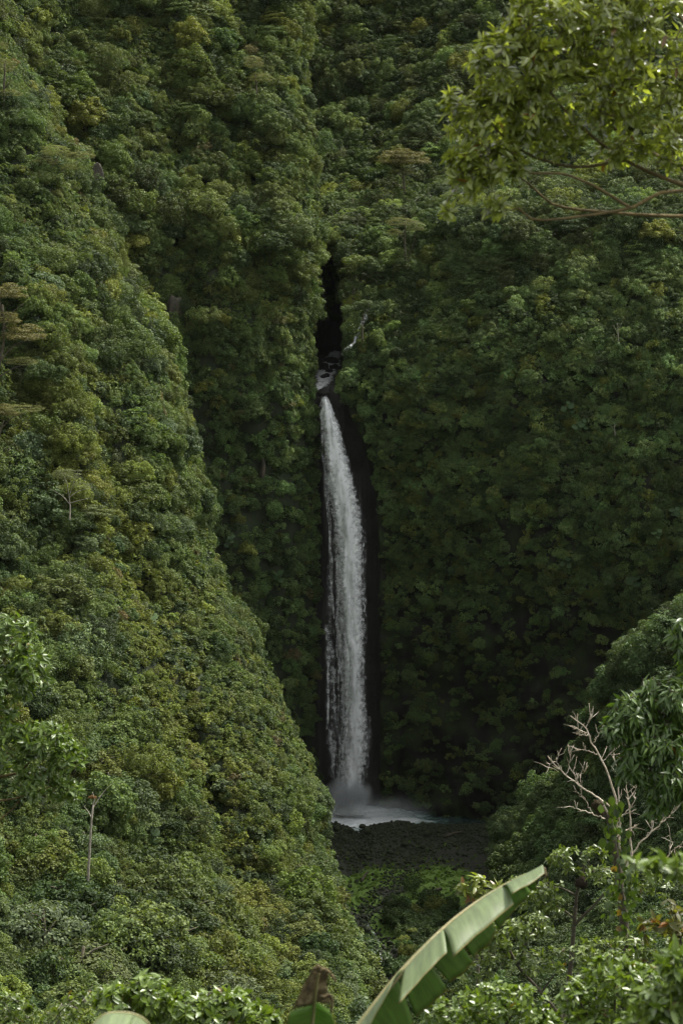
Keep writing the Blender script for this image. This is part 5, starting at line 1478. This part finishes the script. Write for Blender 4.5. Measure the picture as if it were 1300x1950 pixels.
# ---- dead tree with lichen-white branches and climbing leaves
def dead_tree():
    Y = 27.5
    b = gpt(1190, Y)
    t = thing('dead_tree', 'dead tree with bare lichen-white branches and leafy climbers on its trunk', 'tree', b)
    r = jrng(77)
    k = 0
    def q(x, y, dy=0): return P(x, y, Y + dy)
    V, F = tube(curve_pts([b, q(1198, 1880), q(1188, 1760), (q(1176, 1660)), q(1166, 1600), q(1156, 1548), q(1140, 1525)], 26), np.linspace(0.11, 0.035, 26), 8, 0.2, 2)
    fp(link('trunk', mk_mesh('trunk', V, F, M_BARK, smooth=True), t))
    L = [([(1160, 1535), (1123, 1509), (1097, 1492), (1077, 1476), (1055, 1454), (1042, 1442)], 3.2),
         ([(1176, 1560), (1170, 1517), (1154, 1470), (1138, 1435), (1123, 1406), (1113, 1386), (1098, 1372), (1087, 1362)], 3.8),
         ([(1200, 1640), (1200, 1612), (1199, 1560), (1195, 1522), (1191, 1494), (1194, 1470)], 3.4),
         ([(1180, 1620), (1178, 1532), (1177, 1504), (1179, 1481), (1172, 1455), (1165, 1440)], 3.0),
         ([(1165, 1600), (1179, 1563), (1205, 1529), (1212, 1518)], 2.8),
         ([(1166, 1600), (1187, 1583), (1212, 1571)], 2.4),
         ([(1185, 1660), (1208, 1620), (1231, 1591), (1256, 1568), (1266, 1545), (1269, 1530), (1266, 1515)], 2.8),
         ([(1150, 1560), (1128, 1550), (1105, 1543), (1080, 1537)], 2.2)]
    sub = [([(1077, 1476), (1084, 1455), (1085, 1432)], 1.4), ([(1108, 1502), (1096, 1483), (1090, 1466)], 1.7), ([(1097, 1482), (1106, 1474), (1114, 1466)], 0.9), ([(1066, 1465), (1060, 1450), (1062, 1438)], 1.0),
           ([(1131, 1414), (1140, 1396), (1148, 1390)], 1.5), ([(1123, 1404), (1107, 1392), (1094, 1385)], 1.3), ([(1136, 1437), (1117, 1430), (1096, 1425)], 1.3), ([(1113, 1386), (1118, 1378), (1125, 1368)], 1.2), ([(1146, 1450), (1160, 1436), (1168, 1425)], 1.1),
           ([(1179, 1481), (1188, 1452), (1186, 1425), (1184, 1412)], 1.8), ([(1195, 1522), (1210, 1500), (1216, 1480)], 1.5), ([(1256, 1568), (1275, 1552), (1288, 1540)], 2.0), ([(1269, 1535), (1276, 1524), (1274, 1514)], 1.0), ([(1231, 1591), (1240, 1577), (1238, 1566)], 1.0),
           ([(1128, 1550), (1118, 1530), (1106, 1512), (1094, 1508)], 1.1), ([(1116, 1395), (1104, 1400), (1096, 1396)], 0.9), ([(1052, 1452), (1046, 1456), (1042, 1462)], 0.8), ([(1240, 1640), (1272, 1630), (1276, 1600), (1275, 1585)], 1.8), ([(1270, 1632), (1285, 1615), (1298, 1610)], 1.2)]
    tips = []
    for c, w in L + sub:
        dy = r.uniform(-0.25, 0.25)
        pts = [q(x, y, dy) for x, y in c]
        Q = curve_pts(pts, 18) + r.normal(0, 0.006, (18, 3))
        V, F = tube(Q, np.linspace(w * 0.72 * PXM * Y, w * PXM * Y * 0.22, 18), 6, 0.2, k); k += 1
        fp(link('branch', mk_mesh('branch', V, F, M_DEAD, smooth=True), t))
        for j in (9, 13, 16):
            tips.append((Q[j], Q[min(j + 1, 17)] - Q[j - 1]))
    tw = []
    for p, d in tips:                                   # dead twigs
        for _ in range(2):
            dd = unit(unit(d) + 0.9 * r.normal(size=3) + np.array([0, 0, 0.3]))
            ln = r.uniform(0.06, 0.2)
            tw.append(tube(np.array([p, p + dd * ln * 0.5 + r.normal(0, 0.008, 3), p + dd * ln]), [0.0045, 0.003, 0.0015], 4))
    V, F = joined(tw)
    o = fp(link('twigs', mk_mesh('twigs', V, F, M_DEAD), t)); o['kind'] = 'stuff'
    # moss cushion on the fork
    m = rock_mesh('moss_cushion', 5, ground_material('brown_moss', [(0.3, (0.05, 0.035, 0.015)), (0.7, (0.11, 0.085, 0.03))], 6, 0.95, 1.0, 20), 3, 1.6)
    for x, y, rr in ((1137, 1535, 11), (1141, 1552, 8)):
        c = link('moss_cushion', m, t); c.location = Vector(q(x, y, -0.1) - b); c.scale = (rr * PXM * Y,) * 3
    # climbing leaves
    T = leaf_template(0.75, 0.2, 0.2)
    cm = leaf_material('climber_leaf', 0.4, 0.45, 0.4, False, (0.036, 0.062, 0.012), 0.5, (0.12, 0.085, 0.02), 0.06)
    pts = []
    for _ in range(285):
        u = r.random()
        y = 1530 + 370 * u
        x = interp([1530, 1600, 1700, 1900], [1160, 1172, 1186, 1195], y) + r.normal(0, 12 + 5 * (u > .4))
        pts.append(q(x, y, r.uniform(-0.35, 0.1)))
    pts = np.array(pts); n = len(pts)
    d = unit(r.normal(size=(n, 3)) * 0.5 + np.array([0, -0.2, -1])); nn = unit(np.array([0, -1, 0.35]) + 0.5 * r.normal(size=(n, 3)))
    size = r.uniform(0.05, 0.11, n); M = leaf_frames(pts, d, nn, size)
    vs = [mk_mesh('leaf', *T, cm, smooth=True, fattr={'lv': ('FLOAT', np.full(len(T[1]), v, np.float32))}) for v in (0.15, 0.35, 0.55, 0.8, 0.97)]
    for i in range(n):
        l = link('leaf', vs[min(4, int(4.25 * r.random()))], t)
        mm = np.eye(4); mm[:3, :3] = M[i]; mm[:3, 3] = pts[i] - b
        l.matrix_local = Matrix(mm.tolist())
    # heart-leaved climber near the fork, and a few withered leaves
    for x, y, s_ in ((1163, 1526, .12), (1172, 1543, .16), (1180, 1535, .12), (1145, 1605, .14), (1160, 1612, .13), (1195, 1590, .11)):
        l = link('leaf', vs[2], t); f = leaf_frames(np.zeros((1, 3)), np.array([[0.1, -0.2, -1.0]]), np.array([[r.normal(0, .3), -1, 0.3]]), np.array([s_]))[0]
        mm = np.eye(4); mm[:3, :3] = f; mm[:3, 3] = q(x, y - 10, -0.3) - b; l.matrix_local = Matrix(mm.tolist())
    return t
dead_tree()
nest = rock_mesh('termite_nest', 9, ground_material('nest_earth', [(0.3, (0.03, 0.02, 0.012)), (0.7, (0.07, 0.045, 0.025))], 5, 0.95, 0.8, 12), 3, 0.8)
o = link('termite_nest', nest, label='brown earthen nest lump on the slender dark stem', category='nest')
o.location = Vector(P(1106, 1682, 29.9)); o.scale = (0.07, 0.07, 0.1)

# ---- banana plants
def banana_material(name, base, trans, rough, under=False):
    m, nt = new_mat(name)
    out = N(nt, 'ShaderNodeOutputMaterial')
    uv = N(nt, 'ShaderNodeUVMap', uv_map='UVMap')
    sx = N(nt, 'ShaderNodeSeparateXYZ'); nt.links.new(uv.outputs[0], sx.inputs[0])
    w = N(nt, 'ShaderNodeTexWave', wave_type='BANDS', bands_direction='X', inp={'Scale': 42.0, 'Distortion': 6.0, 'Detail': 3, 'Detail Scale': 2.0})
    nt.links.new(uv.outputs[0], w.inputs['Vector'])
    mp = N(nt, 'ShaderNodeMapping', inp={'Scale': (70, 1.2, 1)}); nt.links.new(uv.outputs[0], mp.inputs[0])
    nz = N(nt, 'ShaderNodeTexNoise', inp={'Scale': 1.0, 'Detail': 5, 'Roughness': 0.6}); nt.links.new(mp.outputs[0], nz.inputs['Vector'])
    c = ramp(nt, nz.outputs['Fac'], [(0.3, tuple(0.72 * v for v in base)), (0.7, tuple(1.28 * v for v in base))])
    # browned margin
    ed = N(nt, 'ShaderNodeMapRange', inp={'From Min': 0.955, 'From Max': 1.0}); nt.links.new(sx.outputs[1], ed.inputs['Value'])
    mx = N(nt, 'ShaderNodeMix', data_type='RGBA'); mx.inputs[7].default_value = (0.20, 0.15, 0.035, 1)
    nt.links.new(ed.outputs[0], mx.inputs[0]); nt.links.new(c, mx.inputs[6])
    p = N(nt, 'ShaderNodeBsdfPrincipled', inp={'Roughness': rough, 'Specular IOR Level': 0.3})
    nt.links.new(mx.outputs[2], p.inputs['Base Color'])
    b = N(nt, 'ShaderNodeBump', inp={'Strength': 0.10, 'Distance': 0.012}); nt.links.new(w.outputs['Fac'], b.inputs['Height']); nt.links.new(b.outputs[0], p.inputs['Normal'])
    tr = N(nt, 'ShaderNodeBsdfTranslucent')
    tc = N(nt, 'ShaderNodeMix', data_type='RGBA', blend_type='MULTIPLY'); tc.inputs[0].default_value = 1; tc.inputs[7].default_value = (1.0, 1.35, 0.3, 1)
    nt.links.new(mx.outputs[2], tc.inputs[6]); nt.links.new(tc.outputs[2], tr.inputs['Color'])
    ms = N(nt, 'ShaderNodeMixShader', inp={0: trans}); nt.links.new(p.outputs[0], ms.inputs[1]); nt.links.new(tr.outputs[0], ms.inputs[2])
    nt.links.new(ms.outputs[0], out.inputs[0])
    return m
M_BAN = banana_material('banana_blade_sheen', (0.118, 0.158, 0.066), 0.24, 0.5)  # green paled and greyed so the colour holds the sky sheen
M_BAN2 = banana_material('banana_blade_green', (0.10, 0.165, 0.03), 0.55, 0.55)  # fuller green for the backlit halves, and for the upright leaf
M_RIB = ground_material('banana_midrib', [(0.3, (0.13, 0.14, 0.05)), (0.7, (0.20, 0.17, 0.07))], 3, 0.5, 0.2, 8)
M_STEM = ground_material('banana_stem', [(0.3, (0.09, 0.10, 0.04)), (0.7, (0.16, 0.13, 0.06))], 3, 0.6, 0.3, 8)
M_BROWN = ground_material('withered_leaf', [(0.32, (0.045, 0.034, 0.014)), (0.5, (0.12, 0.088, 0.032)), (0.66, (0.30, 0.25, 0.12))], 14, 0.8, 0.7, 20)

def blade(parent, rib, outs, mat, name='blade_strip', sag=0.04, seed=0, gap=0.0):
    """strips between tears: outs = [(t0, t1, edge point at t0, edge point at t1)] against the midrib curve"""
    for j, (t0, t1, e0, e1) in enumerate(outs):
        na, nb = 14, 9
        ta = np.linspace(t0 + gap, t1 - gap, na)
        R_ = np.stack([np.interp(ta, np.linspace(0, 1, len(rib)), rib[:, k]) for k in range(3)], -1)
        f = np.linspace(0, 1, na)[:, None]
        E = np.asarray(e0) * (1 - f) + np.asarray(e1) * f
        rr = jrng(seed + j)
        E = E + (0.022 * fbm(np.stack([f[:, 0] * 5 + j * 7, 0 * f[:, 0], 0 * f[:, 0]], -1), 3, seed))[:, None] * unit(E - R_)
        v = np.linspace(0, 1, nb)
        X = R_[:, None, :] * (1 - v)[None, :, None] + E[:, None, :] * v[None, :, None]
        X[..., 2] += sag * np.sin(np.pi * v)[None] ** 1.0
        X[..., 1] += 0.003 * np.sin(ta * 97)[:, None] * v[None]
        X[..., 2] += 0.003 * np.sin(ta * 61 + j)[:, None] * v[None]
        uv = np.stack([np.repeat(ta[:, None], nb, 1), np.repeat(v[None], na, 0)], -1).reshape(-1, 2)
        s_ = link(name, mk_mesh(name, X - np.asarray(parent['base']), grid_faces(na, nb), mat, smooth=True, uv=uv), parent)
        so = s_.modifiers.new('thickness', 'SOLIDIFY'); so.thickness = 0.0012

def banana_one():
    Y0, Y1 = 12.2, 13.4
    b = gpt(430, 12.6)
    t = thing('banana_plant', 'banana plant raising one broad torn leaf across the lower view', 'plant', b)
    stem_top = P(520, 2250, 12.2)
    V, F = tube(curve_pts([b, (b + stem_top) / 2 + np.array([-0.05, 0, 0]), stem_top], 14), np.linspace(0.12, 0.06, 14), 10, 0.04, 1)
    fp(link('stem', mk_mesh('stem', V, F, M_STEM, smooth=True), t))
    rib = curve_pts([stem_top, P(610, 2060, Y0), P(690, 1945, 12.4), P(790, 1822, 12.7), P(880, 1738, 13.0), P(960, 1685, 13.25), P(1030, 1651, Y1)], 60)
    lf = link('leaf', mk_mesh('leaf', tube(rib - b, np.linspace(0.03, 0.004, 60), 8)[0], tube(rib, np.linspace(0.03, 0.004, 60), 8)[1], M_RIB, smooth=True), t)
    lf['base'] = [float(v) for v in b]
    rx, ry = to_px(rib)
    def tt(px): return float(np.interp(px, rx, np.linspace(0, 1, len(rib))))
    near = lambda x, y, d=-0.14: P(x, y, float(np.interp(x - 60, rx, rib[:, 1])) + d)
    far = lambda x, y, d=0.22: P(x, y, float(np.interp(x - 60, rx, rib[:, 1])) + d)
    # near half: upper face paled by sky sheen put into its colour, in strips
    blade(lf, rib, [(tt(570), tt(768), near(632, 2080), near(742, 1884)),
                    (tt(768), tt(842), near(758, 1912), near(850, 1812)),
                    (tt(842), tt(955), near(862, 1822), near(978, 1722)),
                    (tt(955), 0.999, near(974, 1704), near(1036, 1664))], M_BAN, seed=31, sag=0.03)
    # far half: hangs behind, lit through, with the backlit green also in its colour
    blade(lf, rib, [(tt(600), tt(755), far(700, 2100), far(786, 1946)),
                    (tt(755), tt(795), far(792, 1940), far(852, 1884)),
                    (tt(795), tt(845), far(858, 1874), far(900, 1832)),
                    (tt(845), tt(905), far(903, 1826), far(945, 1776)),
                    (tt(905), tt(985), far(948, 1770), far(1010, 1700)),
                    (tt(985), 0.999, far(1012, 1698, 0.1), far(1036, 1660, 0.05))], M_BAN2, seed=61, sag=0.02)
    # browned, curled tip
    tipc = curve_pts([P(1026, 1652, Y1), P(1036, 1656, Y1 - 0.02), P(1038, 1668, Y1 - 0.05), P(1030, 1676, Y1 - 0.06)], 10)
    V, F = tube(tipc - b, [0.006, 0.010, 0.012, 0.011, 0.010, 0.009, 0.008, 0.007, 0.005, 0.003], 6, 0.3, 4)
    link('withered_tip', mk_mesh('withered_tip', V, F, M_BROWN, smooth=True), lf)
    return t
banana_one()

def banana_two():
    b = gpt(560, 10.5)
    t = thing('banana_plant', 'banana plant whose upright leaf ends in a brown withered tip', 'plant', b)
    top = P(575, 2200, 10.5)
    V, F = tube(curve_pts([b, (b + top) / 2 + np.array([0.05, 0, 0]), top], 12), np.linspace(0.12, 0.05, 12), 10, 0.04, 2)
    fp(link('stem', mk_mesh('stem', V, F, M_STEM, smooth=True), t))
    rib = curve_pts([top, P(585, 2050, 10.5), P(595, 1940, 10.5), P(602, 1880, 10.45), P(608, 1845, 10.45)], 30)
    V, F = tube(rib - b, np.linspace(0.022, 0.006, 30), 8)
    lf = link('leaf', mk_mesh('leaf', V, F, M_RIB, smooth=True), t); lf['base'] = [float(v) for v in b]
    blade(lf, rib, [(0.2, 0.80, P(500, 2120, 10.3), P(552, 1925, 10.35))], M_BAN2, seed=91, sag=0.0)
    blade(lf, rib, [(0.2, 0.82, P(680, 2120, 10.6), P(632, 1925, 10.55))], M_BAN2, seed=95, sag=0.0)
    blade(lf, rib, [(0.80, 0.99, P(556, 1918, 10.36), P(594, 1848, 10.4))], M_BROWN, 'withered_blade', seed=97, sag=0.0)
    blade(lf, rib, [(0.82, 0.99, P(626, 1912, 10.52), P(622, 1850, 10.46))], M_BROWN, 'withered_blade', seed=99, sag=0.0)
    for ctrl, rr in (([(606, 1848), (618, 1846), (632, 1858), (640, 1870)], 0.012), ([(610, 1900), (628, 1895), (632, 1912), (630, 1930)], 0.012), ([(598, 1852), (604, 1842), (612, 1843)], 0.02)):
        c = curve_pts([P(x, y, 10.4) for x, y in ctrl], 10) - b
        V, F = tube(c, np.linspace(rr, rr * 0.4, 10), 6, 0.5, 7)
        link('withered_curl', mk_mesh('withered_curl', V, F, M_BROWN, smooth=True), lf)
banana_two()

def banana_three():
    b = gpt(250, 9.0)
    t = thing('banana_plant', 'banana plant showing only the arched edge of one pale leaf at the bottom', 'plant', b)
    top = P(330, 2330, 9.0)
    V, F = tube(curve_pts([b, (b + top) / 2 + np.array([0.05, 0, 0]), top], 12), np.linspace(0.12, 0.05, 12), 10, 0.04, 3)
    fp(link('stem', mk_mesh('stem', V, F, M_STEM, smooth=True), t))
    rib = curve_pts([top, P(310, 2040, 9.0), P(280, 1948, 8.95), P(245, 1930, 8.9), P(205, 1930, 8.85), P(165, 1965, 8.8)], 40)
    V, F = tube(rib - b, np.linspace(0.02, 0.004, 40), 8)
    lf = link('leaf', mk_mesh('leaf', V, F, M_RIB, smooth=True), t); lf['base'] = [float(v) for v in b]
    blade(lf, rib, [(0.45, 0.8, P(290, 2060, 8.5), P(230, 2010, 8.5)), (0.8, 0.99, P(228, 2010, 8.5), P(165, 1990, 8.6))], M_BAN, seed=111, sag=0.02)
    blade(lf, rib, [(0.45, 0.99, P(310, 2060, 9.3), P(170, 1990, 9.1))], M_BAN2, seed=113, sag=0.02)
banana_three()


# ------------------------------------------------------------------ air
def build_haze(density):  # slight haze, added chiefly to lift the dark tones
    x0, x1, y0, y1, z0, z1 = -700, 900, -400, 1000, -161, 240
    V = np.array([[x, y, z] for x in (x0, x1) for y in (y0, y1) for z in (z0, z1)], float)
    F = np.array([[0, 1, 3, 2], [4, 6, 7, 5], [0, 4, 5, 1], [2, 3, 7, 6], [0, 2, 6, 4], [1, 5, 7, 3]])
    m, nt = new_mat('haze')
    out = N(nt, 'ShaderNodeOutputMaterial')
    pv = N(nt, 'ShaderNodeVolumePrincipled', inp={'Color': (0.88, 0.94, 0.92, 1), 'Density': density, 'Anisotropy': 0.2})
    nt.links.new(pv.outputs[0], out.inputs['Volume'])
    link('haze', mk_mesh('haze', V, F, m), kind='stuff', label='thin haze filling the gorge, added to lift its dark tones')
build_haze(0.000006)
